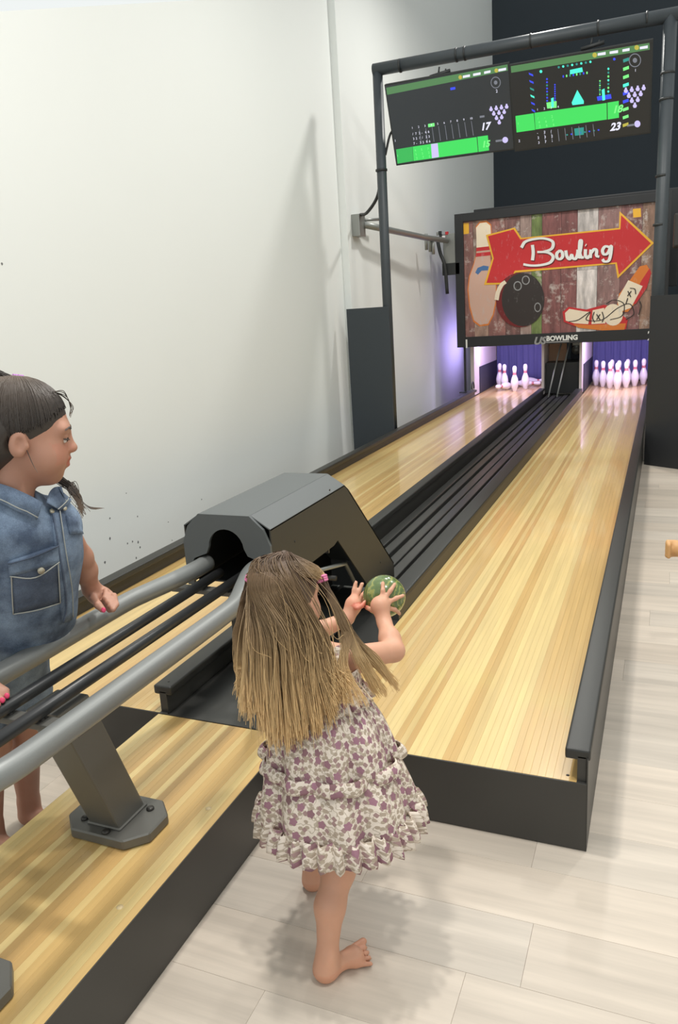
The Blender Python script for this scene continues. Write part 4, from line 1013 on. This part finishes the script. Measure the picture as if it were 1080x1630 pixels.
# right arm
elR = dep(627, 1036, 1.96); wrR = dep(612, 990, 2.035)
F.chain([shR, elR], [.033, .027], .02); F.chain([elR, elR*.6+wrR*.4, wrR], [.026, .0265, .0175], .015)
def onball(a, b, lift):
    # point on the ball's near surface along the line of sight, raised by lift
    d = nrm(ray(a, b)); oc = CAM-BALL_C; bb = oc@d; cc = oc@oc-BALL_R**2; q = bb*bb-cc
    p = CAM+d*(-bb-math.sqrt(q)) if q > 0 else CAM-d*bb
    n = nrm(p-BALL_C); return BALL_C+n*(BALL_R+lift)
fr_ = .0068
pR = onball(607, 961, .015); F.ell(pR, (.024, .024, .024), None, .012); F.cone(wrR, pR, .017, .022, .015)
for pts in ([(608, 952), (610, 941), (610, 930)], [(614, 951), (621, 941), (627, 932)], [(619, 957), (629, 952), (639, 948)], [(618, 966), (627, 968), (634, 974)]):
    finger(F, [pR*.55+onball(*pts[0], .008)*.45]+[onball(a_, b_, .0065) for a_, b_ in pts], fr_)
finger(F, [wrR*.4+pR*.6, onball(596, 968, .010), onball(587, 965, .007)], .0078)
# left arm and hand against the far side of the ball
wrL = dep(553, 984, 2.09); elL = np.array([-.70, -.28, .70])
F.chain([shL, elL], [.033, .027], .02); F.chain([elL, elL*.6+wrL*.4, wrL], [.026, .026, .0175], .015)
pL = dep(563, 963, 2.10); F.ell(pL, (.021, .021, .025), None, .012); F.cone(wrL, pL, .017, .019, .015)
for pts, D0 in (([(561, 953), (564, 939), (567, 927)], 2.10), ([(567, 953), (572, 941), (577, 929)], 2.10), ([(571, 958), (577, 948), (583, 940)], 2.15), ([(569, 968), (576, 965), (581, 958)], 2.07), ([(570, 962), (577, 955), (584, 950)], 2.17)):
    finger(F, [pL]+[dep(a_, b_, D0+.006*i) for i, (a_, b_) in enumerate(pts)], fr_)
V, Q = F.mesh(); T = np.ones((len(V), 3)); T = H1.tint(V, T)
low = V[:, 2] < .03; T[low] *= np.array([1.0, .93, .9])
body1 = mk_np('body', V, Q, M_SKIN, g1o, T); H1.eyes(g1o)
# dress
def loft(name, levels, mat, parent, N=220, amp=0, nf=14, ph=0, ax=(1, 0), vscale=1, thick=.0025, seed=1, uv0=0):
    """levels: (centre, rx, ry, fold amplitude); rings stacked top to bottom"""
    rnd = np.random.default_rng(seed); p1, p2, p3 = rnd.uniform(0, 6, 3)
    ax_ = nrm(np.array([ax[0], ax[1], 0])); ay = np.array([-ax_[1], ax_[0], 0]); vs = []; uv = []; acc = 0; prev = None
    for c, rx, ry, am in levels:
        c = np.asarray(c, float)
        if prev is not None: acc += np.linalg.norm(np.array([c[2]-prev[0][2], max(rx, ry)-prev[1]]))
        prev = (c, max(rx, ry))
        for i in range(N+1):
            t = 2*PI*i/N
            w = am*(math.sin(nf*t+p1+.8*math.sin(2*t+p2))+.5*math.sin((nf*1.7//1)*t+p3))
            k = 1+w; vs.append(c+ax_*rx*k*math.cos(t)+ay*ry*k*math.sin(t)+np.array([0, 0, .25*am*.1*math.sin(nf*t+p2)]))
            uv.append((t*.17+uv0, -acc))
    fs = []
    for j in range(len(levels)-1):
        for i in range(N): a_ = j*(N+1)+i; fs.append((a_, a_+N+1, a_+N+2, a_+1))
    o = mk(name, vs, fs, mat, parent, True, uv); md = o.modifiers.new('cloth', 'SOLIDIFY'); md.thickness = thick; md.offset = 1
    return o
def lev(c0, c1, r0, r1, a0, a1, n, bulge=0):
    out = []
    for i in range(n+1):
        t = i/n; out.append((np.asarray(c0)*(1-t)+np.asarray(c1)*t, r0[0]+(r1[0]-r0[0])*t+bulge*math.sin(PI*t), r0[1]+(r1[1]-r0[1])*t+bulge*math.sin(PI*t), a0+(a1-a0)*t))
    return out
AX = (.98, .08)
c0 = np.array([-.563, -.447, .725]); c1 = np.array([-.556, -.456, .655]); c2 = np.array([-.534, -.476, .505]); c3 = np.array([-.517, -.49, .380]); c4 = np.array([-.514, -.492, .340])
loft('bodice', lev(c0, c1, (.098, .078), (.098, .084), .008, .01, 8), M_FLORAL, g1o, amp=0, nf=34, ax=AX, seed=2)
loft('frill', lev(c1+np.array([0, 0, .022]), c1+np.array([0, 0, -.012]), (.101, .086), (.120, .104), .02, .07, 5), M_FLORAL, g1o, nf=24, ax=AX, seed=3, uv0=.4)
t1 = loft('skirt_tier', lev(c1, c2, (.100, .086), (.158, .140), .02, .055, 16, .012), M_FLORAL, g1o, nf=9, ax=AX, seed=4, uv0=.2)
loft('ruffle', lev(c2+np.array([0, 0, .014]), c2+np.array([0, 0, -.014]), (.162, .144), (.174, .156), .048, .055, 6, .004), M_FLORAL, g1o, nf=9, ax=AX, seed=5, uv0=.7)
loft('skirt_tier', lev(c2, c3, (.154, .137), (.188, .172), .045, .055, 16, .008), M_FLORAL, g1o, nf=9, ax=AX, seed=4, uv0=.9)
loft('ruffle', lev(c3+np.array([0, 0, .014]), c4, (.189, .173), (.208, .192), .05, .048, 7, .004), M_FLORAL, g1o, nf=36, ax=AX, seed=7, uv0=.1)
for sgn, sh in ((1, shR), (-1, shL)):
    x = .058*sgn
    P_ = catmull([c0+np.array([x, -.07, -.01]), c0+np.array([x*1.05, -.064, .035]), c0+np.array([x*1.08, -.02, .055]), c0+np.array([x*1.05, .045, .035]), c0+np.array([x, .07, -.01])], 6)
    vs = []; fs = []; uv = []
    for i, p in enumerate(P_):
        n = nrm(p-c0+np.array([-x, 0, .02]))
        for dx, dn in ((-.013, .002), (.013, .002), (.013, 0), (-.013, 0)): vs.append(p+np.array([dx, 0, 0])+n*dn); uv.append((dx+3, i*.01))
    for i in range(len(P_)-1):
        for k in range(4): fs.append((i*4+k, i*4+(k+1) % 4, i*4+4+(k+1) % 4, i*4+4+k))
    mk('shoulder_strap', vs, fs, M_FLORAL, g1o, False, uv)
# hair: cap under the strands, then strands
hf = Field(H1.c-.17, H1.c+.17, .005)
hf.ell(H1.p(0, -.075, .13), np.array([.385, .455, .41])*H1.h, H1.A, .02); hf.ell(H1.p(0, -.22, -.12), np.array([.36, .30, .40])*H1.h, H1.A, .04)
hf.cut(H1.p(0, .30, .25), nrm(.75*H1.f-.66*H1.u)); hf.f = np.maximum(hf.f, -1.)
V, Q = hf.mesh(); hair1 = mk_np('hair', V, Q, M_HAIR1, g1o); hair1['_w'] = 1
me = hair1.data; ul = me.uv_layers.new(name='UVMap'); ul.data.foreach_set('uv', np.full(len(me.loops)*2, .12, np.float32))
def scalp(az, el, k=1.0):
    """az: 0 = back, + = right side; el: 0 level .. 90 crown"""
    d = np.array([math.sin(az)*math.cos(el), -math.cos(az)*math.cos(el), math.sin(el)])
    return H1.p(d[0]*.40*k, -.075+d[1]*.47*k, .13+d[2]*.425*k)
tieR = dep(513, 921, 1.80); tieL = dep(399, 921, 1.845)
lines = []; rnd = np.random.default_rng(3); SH = []
clump = rnd.uniform(0, 1, 64); cj = rnd.normal(0, 1, (64, 4))
for i in range(2600):                                   # back curtain
    s = rnd.uniform(0, 1); ck = int(s*63.99); sc_ = (ck+.5)/64; jit = .35*rnd.normal(0, 1, 3)+.7*cj[ck, :3]; pull = .45
    SH.append(.5*clump[ck]+.5*rnd.uniform(0, 1))
    az = (s-.5)*2.3; e0_ = rnd.uniform(.9, 1.5)
    part = H1.p((s-.5)*.16, rnd.uniform(-.32, .16), .13); 
    r0_ = scalp(az*.35, rnd.uniform(1.0, 1.5), 1.0+rnd.uniform(0, .03))
    r1_ = scalp(az*.9, rnd.uniform(.45, .6), 1.03+rnd.uniform(0, .05)); r2_ = scalp(az*1.05, -.15, 1.04+rnd.uniform(0, .07))
    mid = dep(388+s*132+jit[0]*3, 1015+jit[1]*6, 1.715+.05*abs(s-.5)*2+rnd.uniform(0, .06))
    s_e = s*(1-pull)+sc_*pull; ex_ = 386+s_e*172+jit[2]*6; ln = 1096+74*math.sin(PI*min(max(s*.92+.10, 0), 1))+rnd.normal(0, 11)+8*cj[ck, 3]
    q3 = dep(386+s*152+jit[0]*4, 1080+jit[1]*5, 1.725+rnd.uniform(0, .06)); 
    end = dep(ex_, ln, 1.735+rnd.uniform(0, .06))
    lines.append(catmull([r0_, r1_, r2_, mid, q3*.5+(mid+end)*.25, end], 4))
strands_mesh('hair_back', lines, .0013, .0007, M_HAIR1, hair1, 3, SH)
lines = []
for i in range(620):                                    # crown hair drawn to the bands
    sd = 1 if i % 2 else -1; tie = tieR if sd > 0 else tieL
    az = sd*rnd.uniform(.9, 2.3); a0 = scalp(az*.5, rnd.uniform(.8, 1.5), 1.03+rnd.uniform(0, .03)); a1 = scalp(az, rnd.uniform(.3, .7), 1.05+rnd.uniform(0, .03))
    lines.append(catmull([a0, a1*.6+tie*.4+nrm(a1-H1.c)*.008, tie+rnd.normal(0, .004, 3)], 5))
strands_mesh('hair_side', lines, .0014, .0011, M_HAIR1, hair1, 3)
lines = []
for i in range(420):                                    # right bunch, blowing outwards
    a_ = (rnd.integers(0, 5)+.5)/5+rnd.normal(0, .025); j_ = .45*rnd.normal(0, 1, 4)
    p1 = dep(526+a_*8+j_[0]*3, 955+j_[1]*3, 1.79); p2 = dep(545+a_*14+j_[2]*4, 1005+j_[3]*4, 1.80)
    kind = rnd.integers(0, 7)/7+.05
    if kind < .42: p3, p4 = dep(580+a_*24+j_[0]*5, 1046+a_*5+j_[1]*5, 1.82), dep(612+a_*24+j_[2]*4, 1070+a_*28+j_[3]*10, 1.84)
    elif kind < .72: p3, p4 = dep(566+a_*18+j_[0]*5, 1052+j_[1]*4, 1.80), dep(592+a_*26+j_[2]*4, 1104+j_[3]*8, 1.82)
    else: p3, p4 = dep(540+a_*14+j_[0]*4, 1062+j_[1]*5, 1.77), dep(532+a_*60+j_[2]*5, 1120+j_[3]*9, 1.76)
    lines.append(catmull([tieR+rnd.normal(0, .004, 3), p1, p2, p3, p4], 6))
for i in range(260):                                    # left bunch
    j_ = rnd.normal(0, 1, 6)
    lines.append(catmull([tieL+rnd.normal(0, .004, 3), dep(388+j_[0]*3, 960, 1.84), dep(382+j_[1]*4, 1010, 1.83), dep(381+j_[2]*4, 1060, 1.82), dep(386+j_[3]*6, 1095+j_[4]*16, 1.81)], 5))
for i in range(40):                                     # flyaways
    j_ = rnd.normal(0, 1, 6); s = rnd.uniform(0, 1)
    lines.append(catmull([scalp((s-.5)*3, 1.2, 1.06), scalp((s-.5)*3, .5, 1.13+.03*abs(j_[0])), dep(378+s*170+j_[1]*6, 1000+j_[2]*25, 1.72), dep(374+s*200+j_[3]*8, 1090+j_[4]*40, 1.72)], 6))
strands_mesh('hair_bunch', lines, .0013, .0005, M_HAIR1, hair1, 3)
for tie, a_ in ((tieR, 1), (tieL, -1)):
    d = nrm(np.array([.3*a_, -.2, -.9]))
    for k in (-1, 0, 1):
        c = tie+d*k*.005; u1 = nrm(np.cross(d, (1, .2, .1))); u2 = np.cross(d, u1)
        ring = [c+.0105*(math.cos(t)*u1+math.sin(t)*u2) for t in np.linspace(0, 2*PI, 15)]
        tube('hair_band', ring, .0036, M_PINK, hair1, 6)
# ball
bl = thing('bowling_ball', 'green marbled bowling ball held by the child in the floral dress', 'ball', tuple(BALL_C))
vs, fs = lathe([(BALL_R*math.sin(a), -BALL_R*math.cos(a)) for a in np.linspace(.03, PI-.03, 26)], 40)
o = mk('ball_shell', vs, fs, M_BALL, None, True); o.parent = bl

# ---- girl in denim
g2o = thing('person', 'dark haired child in sleeveless denim shirt leaning on the ball rack, looking at the lanes', 'person', (-1.6, -.48, 0))
TX = CX-.18
F = Field((-1.86, -1.02, -.01), (-1.02, -.20, 1.50), .0043)
ext = lambda p, q: None
fl0, fl1 = np.array([-1.67, -.395, 0]), np.array([-1.50, -.42, 0]); fr0, fr1 = np.array([-1.69, -.53, 0]), np.array([-1.52, -.56, 0])
foot(F, fl0, fl1, .029); foot(F, fr0, fr1, .029)
hL, hR = np.array([-1.535, -.475, .64]), np.array([-1.565, -.60, .64])
kL, kR = np.array([-1.595, -.405, .365]), np.array([-1.62, -.525, .365])
aL, aR = fl0+np.array([.005, 0, .075]), fr0+np.array([.005, 0, .075])
for h_, k_, a_, f_ in ((hL, kL, aL, fl0), (hR, kR, aR, fr0)):
    F.chain([h_, k_], [.075, .052]); F.chain([k_, k_*.62+a_*.38+np.array([-.018, 0, 0]), a_, f_+np.array([0, 0, .03])], [.05, .048, .032, .03])
pel, bel, che = np.array([-1.545, -.535, .665]), np.array([-1.455, -.555, .80]), np.array([-1.335, -.585, .975])
sL, sR = dep(92, 826, 2.0), dep(-62, 846, 1.84)
ns = nrm(sL-sR); up_t = nrm(che-bel); nf_ = np.cross(ns, up_t); nf_ = nf_ if nf_[0] > 0 else -nf_; AT = [ns, nf_, np.cross(nf_, ns)]
F.ell(pel, (.115, .09, .10), AT, .05); F.ell(bel, (.105, .085, .13), AT, .06); F.ell(che, (.115, .085, .14), AT, .06); F.cone(sL, sR, .04, .04, .05)
hc2 = dep(42, 690, 1.88); H2 = Head(hc2, nrm(CR*.94+CW*.34-CU*.06), nrm(np.array([.02, .05, 1.])), .250)
nb = (sL+sR)/2+up_t*.035+nf_*.005
F.cone(nb, H2.p(0, -.10, -.30), .047, .046, .04); H2.add(F)
hand = np.array([TX, -.325, .745])
wr = dep(146, 938, 2.215); el = sL*.48+wr*.52+np.array([.004, .012, -.004])
F.chain([sL, el], [.038, .031], .03); F.chain([el, el*.6+wr*.4, wr], [.031, .031, .022], .02)
pm = dep(160, 949, 2.235); F.cone(wr, pm, .024, .026, .02); F.ell(pm, (.03, .034, .024), None, .015)
for i in range(4):
    b0 = dep(162+i*6.6, 937+i*3.6, 2.27-.015*i); b1 = dep(169+i*5.6, 940+i*7.4, 2.210-.010*i); b2 = dep(167+i*4.4, 952+i*6.2, 2.185-.008*i); b3 = dep(162+i*4.0, 960+i*4.0, 2.21)
    finger(F, [pm*.5+b0*.5, b0, b1, b2, b3], .0084, .002)
th = [dep(150, 952, 2.19), dep(156, 963, 2.165), dep(163, 970, 2.16)]; finger(F, [pm*.5+th[0]*.5]+th, .0115, .008)
# right arm, mostly outside the frame, fingers on the inner rail
RX = CX-.048
ftip = on(13, 1108, z=.728); wr2 = ftip+np.array([-.115, -.07, .06]); el2 = np.array([-1.40, -.92, .90])
F.chain([sR, el2], [.042, .034], .03); F.chain([el2, el2*.6+wr2*.4, wr2], [.034, .034, .024], .02)
pm2 = ftip+np.array([-.065, -.035, .028]); F.cone(wr2, pm2, .024, .026, .02); F.ell(pm2, (.032, .032, .022), None, .015)
tips = []
for i in range(4):
    t = ftip+np.array([.006*i-.004, -.020*i, 0.0]); tips.append(t); finger(F, [pm2, t*.5+pm2*.5+np.array([0, -.004*i, .012]), t], .0098, .006)
finger(F, [pm2, pm2+np.array([.03, .035, -.004]), pm2+np.array([.055, .040, -.018])], .0105, .006)
V, Q = F.mesh(); T = np.ones((len(V), 3)); T = H2.tint(V, T)
body2 = mk_np('body', V, Q, M_SKIN2, g2o, T); near_ = np.linalg.norm(V-H2.c, axis=1) < .3; H2.eyes(g2o, V, Q[near_[Q].all(1)])
def nail(p, d, r=.006):
    vs, fs = lathe([(r*.2, .0022), (r*.75, .0018), (r, .0005), (r*.9, -.001)], 10); d = nrm(d); u1 = nrm(np.cross(d, (0, 0, 1))); u2 = np.cross(d, u1)
    mk('fingernail', [p+u1*v[0]+u2*v[1]*1.2+d*v[2] for v in vs], fs, M_NAIL, g2o, True)
for t in tips: nail(t+nrm(CAM-t)*.0082, CAM-t)
tt = dep(165, 971, 2.157); nail(tt+nrm(CAM-tt)*.008, CAM-tt, .0065)
# denim shirt: follows the torso, ends at hem and arm holes
F = Field((-1.80, -1.0, .55), (-1.02, -.24, 1.25), .0055)
F.ell(che+ns*.018, (.154, .112, .165), AT, .08); F.ell(bel+np.array([.014, 0, -.01])+ns*.034, (.158, .118, .175), AT, .10); F.cone(sL*.93+sR*.07, sR*.93+sL*.07, .058, .058, .06)
F.cone(sL*.93+sR*.07, sL+nrm(el-sL)*.02, .052, .050, .02); F.cone(sR*.93+sL*.07, sR+nrm(el2-sR)*.05, .056, .056, .02)
F.ell(pel+np.array([.005, 0, .06]), (.138, .115, .10), AT, .06)
hemc = dep(70, 1032, 2.03); F.cut(np.array([-1.40, -.55, .700]), nrm(np.array([.12, .05, -1.])))
nk = nrm(H2.p(0, -.10, -.30)-nb); F.cone(nb-nk*.03, nb+nk*.012, .085, .066, .05); F.ell(nb+nk*.085+nf_*.035, (.040, .055, .048), AT, .006, True)
V, Q = F.mesh(); shirt = mk_np('denim_shirt', V, Q, M_DENIM, g2o); shirt['_w'] = 1
bvh = BVHTree.FromPolygons([Vector(v) for v in V], [tuple(int(k) for k in q) for q in Q])
def onshirt(a_, b_, lift=0.0):
    d = Vector(nrm(ray(a_, b_))); h_ = bvh.ray_cast(Vector(CAM), d)
    if h_[0] is None:
        q = bvh.find_nearest(Vector(dep(a_, b_, 1.95))); return np.array(q[0])+np.array(q[1])*lift
    return np.array(h_[0])+np.array(h_[1])*lift
def patch(name, quad, lift, mat, nu=8, nv=8, parent=None):
    """cloth piece laid on the shirt: quad of four survey points, bilinear"""
    a_, b_, c_, d_ = [np.array(p, float) for p in quad]; vs = []; fs = []
    for L_ in (lift, -.004):
        for j in range(nv+1):
            for i in range(nu+1):
                u, v = i/nu, j/nv; p = a_*(1-u)*(1-v)+b_*u*(1-v)+c_*u*v+d_*(1-u)*v; vs.append(onshirt(p[0], p[1], L_))
    n = (nu+1)*(nv+1); idx = lambda i, j: j*(nu+1)+i
    for j in range(nv):
        for i in range(nu):
            q = (idx(i, j), idx(i+1, j), idx(i+1, j+1), idx(i, j+1)); fs.append(q); fs.append(tuple(n+k for k in q[::-1]))
    rim = [idx(i, 0) for i in range(nu+1)]+[idx(nu, j) for j in range(1, nv+1)]+[idx(i, nv) for i in range(nu-1, -1, -1)]+[idx(0, j) for j in range(nv-1, 0, -1)]
    for k in range(len(rim)): x, y = rim[k], rim[(k+1) % len(rim)]; fs.append((y, x, n+x, n+y))
    return mk(name, vs, fs, mat, parent or shirt, True)
def seam(pts, r=.0016, mat=M_STITCH, lift=.004, name='stitching', n=5):
    P_ = catmull([np.array([p[0], p[1], 0.]) for p in pts], n); tube(name, [onshirt(p[0], p[1], lift) for p in P_], r, mat, shirt, 5)
patch('pocket', [(16, 902), (90, 874), (94, 958), (20, 976)], .006, M_DENIMD); patch('pocket_flap', [(13, 893), (88, 868), (91, 894), (16, 914)], .010, M_DENIM, 8, 4)
seam([(16, 913), (54, 915), (90, 892)], lift=.012); seam([(21, 974), (57, 968), (93, 957)], lift=.008); seam([(18, 905), (19, 940), (21, 974)], lift=.008); seam([(89, 884), (91, 920), (93, 957)], lift=.008)
seam([(14, 893), (52, 882), (88, 867)], r=.002, mat=M_DENIMD, lift=.012)
p_ = onshirt(62, 904, .010); q_ = onshirt(62, 904, .016); tube('button', [p_, q_], .0085, M_BUTTON, shirt, 14)
patch('placket', [(80, 812), (92, 812), (112, 985), (98, 990)], .007, M_DENIM, 3, 14)
seam([(80, 814), (88, 860), (98, 915), (102, 960), (98, 988)], r=.003, mat=M_DENIMD, lift=.008, n=8); seam([(92, 816), (98, 860), (110, 930), (112, 980)], r=.0015, lift=.009, n=8)
patch('yoke_panel', [(104, 822), (122, 828), (130, 850), (110, 850)], .006, M_DENIM, 4, 4)
for a_, b_ in ((79, 816), (100, 812)):
    p_ = onshirt(a_, b_, .006); q_ = onshirt(a_, b_, .011); tube('button', [p_, q_], .006, M_BUTTON, shirt, 12)
# collar: standing band with two turned-down leaves
def collar(pts_top, pts_bot, name='collar'):
    vs = []; fs = []; n = len(pts_top)
    for L_ in (0, 1):
        for p, q in zip(pts_top, pts_bot):
            d = nrm(CAM-p)*(.006 if L_ == 0 else 0); vs += [p+d, q+d]
    m_ = 2*n
    for i in range(n-1):
        k = 2*i; fs += [(k, k+2, k+3, k+1), (m_+k, m_+k+1, m_+k+3, m_+k+2), (k, m_+k, m_+k+2, k+2), (k+1, k+3, m_+k+3, m_+k+1)]
    fs += [(0, 1, m_+1, m_), (m_-2, 2*m_-2, 2*m_-1, m_-1)]
    return mk(name, vs, fs, M_DENIM, shirt, True)
Dn = (nb-CAM)@CW
def collar(top, bot, dt, lift, nv=6):
    """turned-down collar leaf: from the neck edge down on to the shirt"""
    n = 14; A_ = catmull([np.array([p[0], p[1], d]) for p, d in zip(top, dt)], 5); B_ = catmull([np.array([p[0], p[1], 0.]) for p in bot], 5); vs = []; fs = []
    m_ = min(len(A_), len(B_)); A_ = A_[:m_]; B_ = B_[:m_]
    for L_ in (0, 1):
        for a_, b_ in zip(A_, B_):
            p = dep(a_[0], a_[1], a_[2]); q = onshirt(b_[0], b_[1], lift)
            for k in range(nv+1):
                t = k/nv; x = p*(1-t)+q*t; x = x+nrm(CAM-x)*(.010*math.sin(PI*min(t*1.1, 1))-.004*L_); vs.append(x)
    w_ = nv+1; N_ = m_*w_
    for i in range(m_-1):
        for k in range(nv): a0 = i*w_+k; f_ = (a0, a0+w_, a0+w_+1, a0+1); fs.append(f_); fs.append(tuple(N_+x for x in f_[::-1]))
    rim = [i*w_ for i in range(m_)]+[(m_-1)*w_+k for k in range(1, w_)]+[i*w_+nv for i in range(m_-2, -1, -1)]+[k for k in range(nv-1, 0, -1)]
    for k in range(len(rim)): x, y = rim[k], rim[(k+1) % len(rim)]; fs.append((y, x, N_+x, N_+y))
    o = mk('collar', vs, fs, M_DENIM, shirt, True)
    edge = [np.array(vs[i*w_+nv-1])+nrm(CAM-np.array(vs[i*w_+nv-1]))*.002 for i in range(m_)]; tube('stitching', edge, .0015, M_STITCH, shirt, 5)
collar([(-28, 764), (8, 772), (40, 785), (69, 800)], [(-34, 792), (0, 802), (28, 816), (54, 832)], [Dn-.060, Dn-.068, Dn-.070, Dn-.058], .016)
collar([(74, 800), (78, 785), (86, 776), (98, 774)], [(92, 816), (100, 812), (108, 804), (112, 792)], [Dn-.02, Dn+.0, Dn+.02, Dn+.04], .010)
# skirt
F = Field((-1.86, -.86, .28), (-1.3, -.26, .85), .0065)
F.ell(pel, (.14, .115, .14), AT, .06); F.cone(hL, hL*.52+kL*.48, .098, .094, .05); F.cone(hR, hR*.52+kR*.48, .098, .094, .05)
V, Q = F.mesh(); mk_np('denim_shorts', V, Q, M_DENIM, g2o)
# hair
hf = Field(H2.c-.24, H2.c+.24, .006)
hf.ell(H2.p(0, -.08, .14), np.array([.368, .445, .392])*H2.h, H2.A, .02)
hf.cut(H2.p(0, .34, .20), nrm(.80*H2.f-.60*H2.u))
hf.ell(H2.p(0, -.27, -.02), np.array([.36, .26, .36])*H2.h, H2.A, .03); hf.ell(H2.p(-.04, -.40, -.30), np.array([.24, .18, .36])*H2.h, H2.A, .04)
for q in (-1, 1): hf.ell(H2.p(q*.37, -.06, -.10), np.array([.10, .10, .135])*H2.h, H2.A, .01, True)
V, Q = hf.mesh(); hair2 = mk_np('hair', V, Q, M_HAIR2, g2o); hair2['_w'] = 1
ul = hair2.data.uv_layers.new(name='UVMap'); ul.data.foreach_set('uv', np.full(len(hair2.data.loops)*2, .2, np.float32))
tie2 = dep(25, 608, 1.87); lines = []; rnd = np.random.default_rng(9)
def sc2(d, k=1.0): d = nrm(d); return H2.p(d[0]*.372*k, -.08+d[1]*.448*k, .14+d[2]*.396*k)
for i in range(1900):
    t = rnd.uniform(-1, 1); sd = 1 if rnd.random() < .75 else -1        # hairline from forehead over the temple to the nape
    az = rnd.uniform(0, PI); cz = .42*math.cos(az)+.05
    d0 = np.array([sd*math.sin(az)*1.0, math.cos(az)*.86, cz-.32*math.sin(az)**2 if az < 1.9 else -.75])
    d0 = d0+rnd.normal(0, .05, 3); tl = (tie2-H2.p(0, -.08, .14)); dt = np.array([tl@H2.s/.40, tl@H2.f/.455, tl@H2.u/.405])/H2.h; dt = nrm(dt)
    d0 = nrm(d0); lift = .99+rnd.uniform(0, .035); L = []
    for q in np.linspace(0, 1, 9): L.append(sc2(d0*(1-q)+dt*q+.12*np.array([sd, 0, 0])*math.sin(PI*q), lift+.02*math.sin(PI*q)))
    L[-1] = tie2+rnd.normal(0, .006, 3); lines.append(L)
for i in range(130):                                     # pony tail
    j_ = rnd.normal(0, 1, 6); lines.append(catmull([tie2+rnd.normal(0, .006, 3), tie2-H2.f*.05+H2.u*(.012+.008*j_[0])+H2.s*.012*j_[1], tie2-H2.f*.11+H2.u*.004*j_[2]-H2.u*.01+H2.s*.02*j_[3], tie2-H2.f*.17-H2.u*(.07+.02*j_[4])+H2.s*.02*j_[5], tie2-H2.f*.20-H2.u*.19+H2.s*.02*j_[0]], 5))
for i in range(70):                                      # long lock behind the far shoulder
    j_ = rnd.normal(0, 1, 8)
    lines.append(catmull([H2.p(-.25, -.3, -.1), dep(96+j_[0]*4, 764+j_[1]*3, 2.04), dep(114+j_[2]*4, 778+j_[3]*4, 2.05), dep(124+j_[4]*4, 792+j_[5]*3, 2.05), dep(130+j_[6]*4, 808+abs(j_[7])*7, 2.05)], 5))
for i in range(5): lines.append(catmull([dep(114, 776, 2.04), dep(128, 794, 2.05), dep(142, 806+i*.6, 2.05), dep(166-i*3, 809+i*.5, 2.05)], 6))
for i in range(6):
    j_ = 1.6*rnd.normal(0, 1, 4); lines.append(catmull([H2.p(.10+.03*j_[0], .22, .44), H2.p(.06, .32+.010*i*.4, .40+.01*j_[1]), H2.p(.03*j_[2], .385+.008*(i % 5), .30+.01*j_[3]), H2.p(.03*j_[2], .385+.006*(i % 4), .22-.01*(i % 3))], 6))
lines.append(catmull([H2.p(.36, .02, -.10), dep(52, 738, 1.80), dep(60, 752, 1.79)], 6)); pass
strands_mesh('hair_strands', lines, .0012, .0006, M_HAIR2, hair2, 3, rnd.uniform(.35, .65, len(lines)))
for k in range(4):
    c = tie2+H2.f*.008*(k-1.5)*.8; ring = [c+.016*(math.cos(t)*H2.s+math.sin(t)*nrm(H2.u+.3*H2.f)) for t in np.linspace(0, 2*PI, 15)]
    tube('hair_band', ring, .0045, M_PURP, hair2, 6)

# ---- person just outside the right edge, one hand in view
g3o = thing('person', 'person mostly outside the right edge, one tan hand reaching into view above the floor', 'person', (.78, 1.42, 0))
F = Field((.15, 1.1, -.01), (1.05, 1.75, .98), .007)
for x in (.72, .84):
    foot(F, (x, 1.45, 0), (x-.06, 1.32, 0), .024); F.chain([(x, 1.43, .45), (x, 1.42, .24), (x, 1.45, .05)], [.058, .042, .026])
F.ell((.78, 1.43, .47), (.09, .075, .08), None, .04); F.ell((.78, 1.42, .60), (.09, .07, .12), None, .05); F.cone((.68, 1.41, .70), (.88, 1.42, .70), .035, .035, .04)
H3 = Head((.76, 1.40, .85), (-.8, -.5, -.2), (0, 0, 1), .18); F.cone((.78, 1.41, .72), (.775, 1.41, .80), .035, .035, .03); H3.add(F)
hp = dep(1070, 873, 3.2); w3 = hp+np.array([.085, .01, .012])
F.chain([(.68, 1.41, .70), (.51, 1.38, .60), w3], [.034, .028, .019]); F.cone(w3, hp+np.array([.03, 0, 0]), .019, .028, .015); F.ell(hp+np.array([.022, 0, 0]), (.034, .028, .032), None, .015)
for i in range(4): F.chain([hp+np.array([.02, .004, .026-.017*i]), hp+np.array([-.016, -.006, .028-.019*i]), hp+np.array([-.010, -.028, .020-.016*i])], [.011, .0105, .0095], .005)
F.chain([(.88, 1.42, .70), (.92, 1.46, .55), (.90, 1.42, .43)], [.034, .028, .019])
V, Q = F.mesh(); mk_np('body', V, Q, M_SKIN3, g3o, np.ones((len(V), 3))); H3.eyes(g3o)
loft('dress', lev((.78, 1.42, .70), (.78, 1.43, .30), (.10, .085), (.16, .14), .01, .05, 14), M_DENIMD, g3o, nf=10, seed=12)
hf = Field(H3.c-.15, H3.c+.15, .007); hf.ell(H3.p(0, -.08, .14), np.array([.39, .45, .40])*H3.h, H3.A, .02); hf.cut(H3.p(0, .34, .25), nrm(.7*H3.f-.71*H3.u)); V, Q = hf.mesh()
h3 = mk_np('hair', V, Q, M_HAIR2, g3o); ul = h3.data.uv_layers.new(name='UVMap'); ul.data.foreach_set('uv', np.full(len(h3.data.loops)*2, .2, np.float32))
for o in bpy.data.objects:
    if '_w' in o: del o['_w']
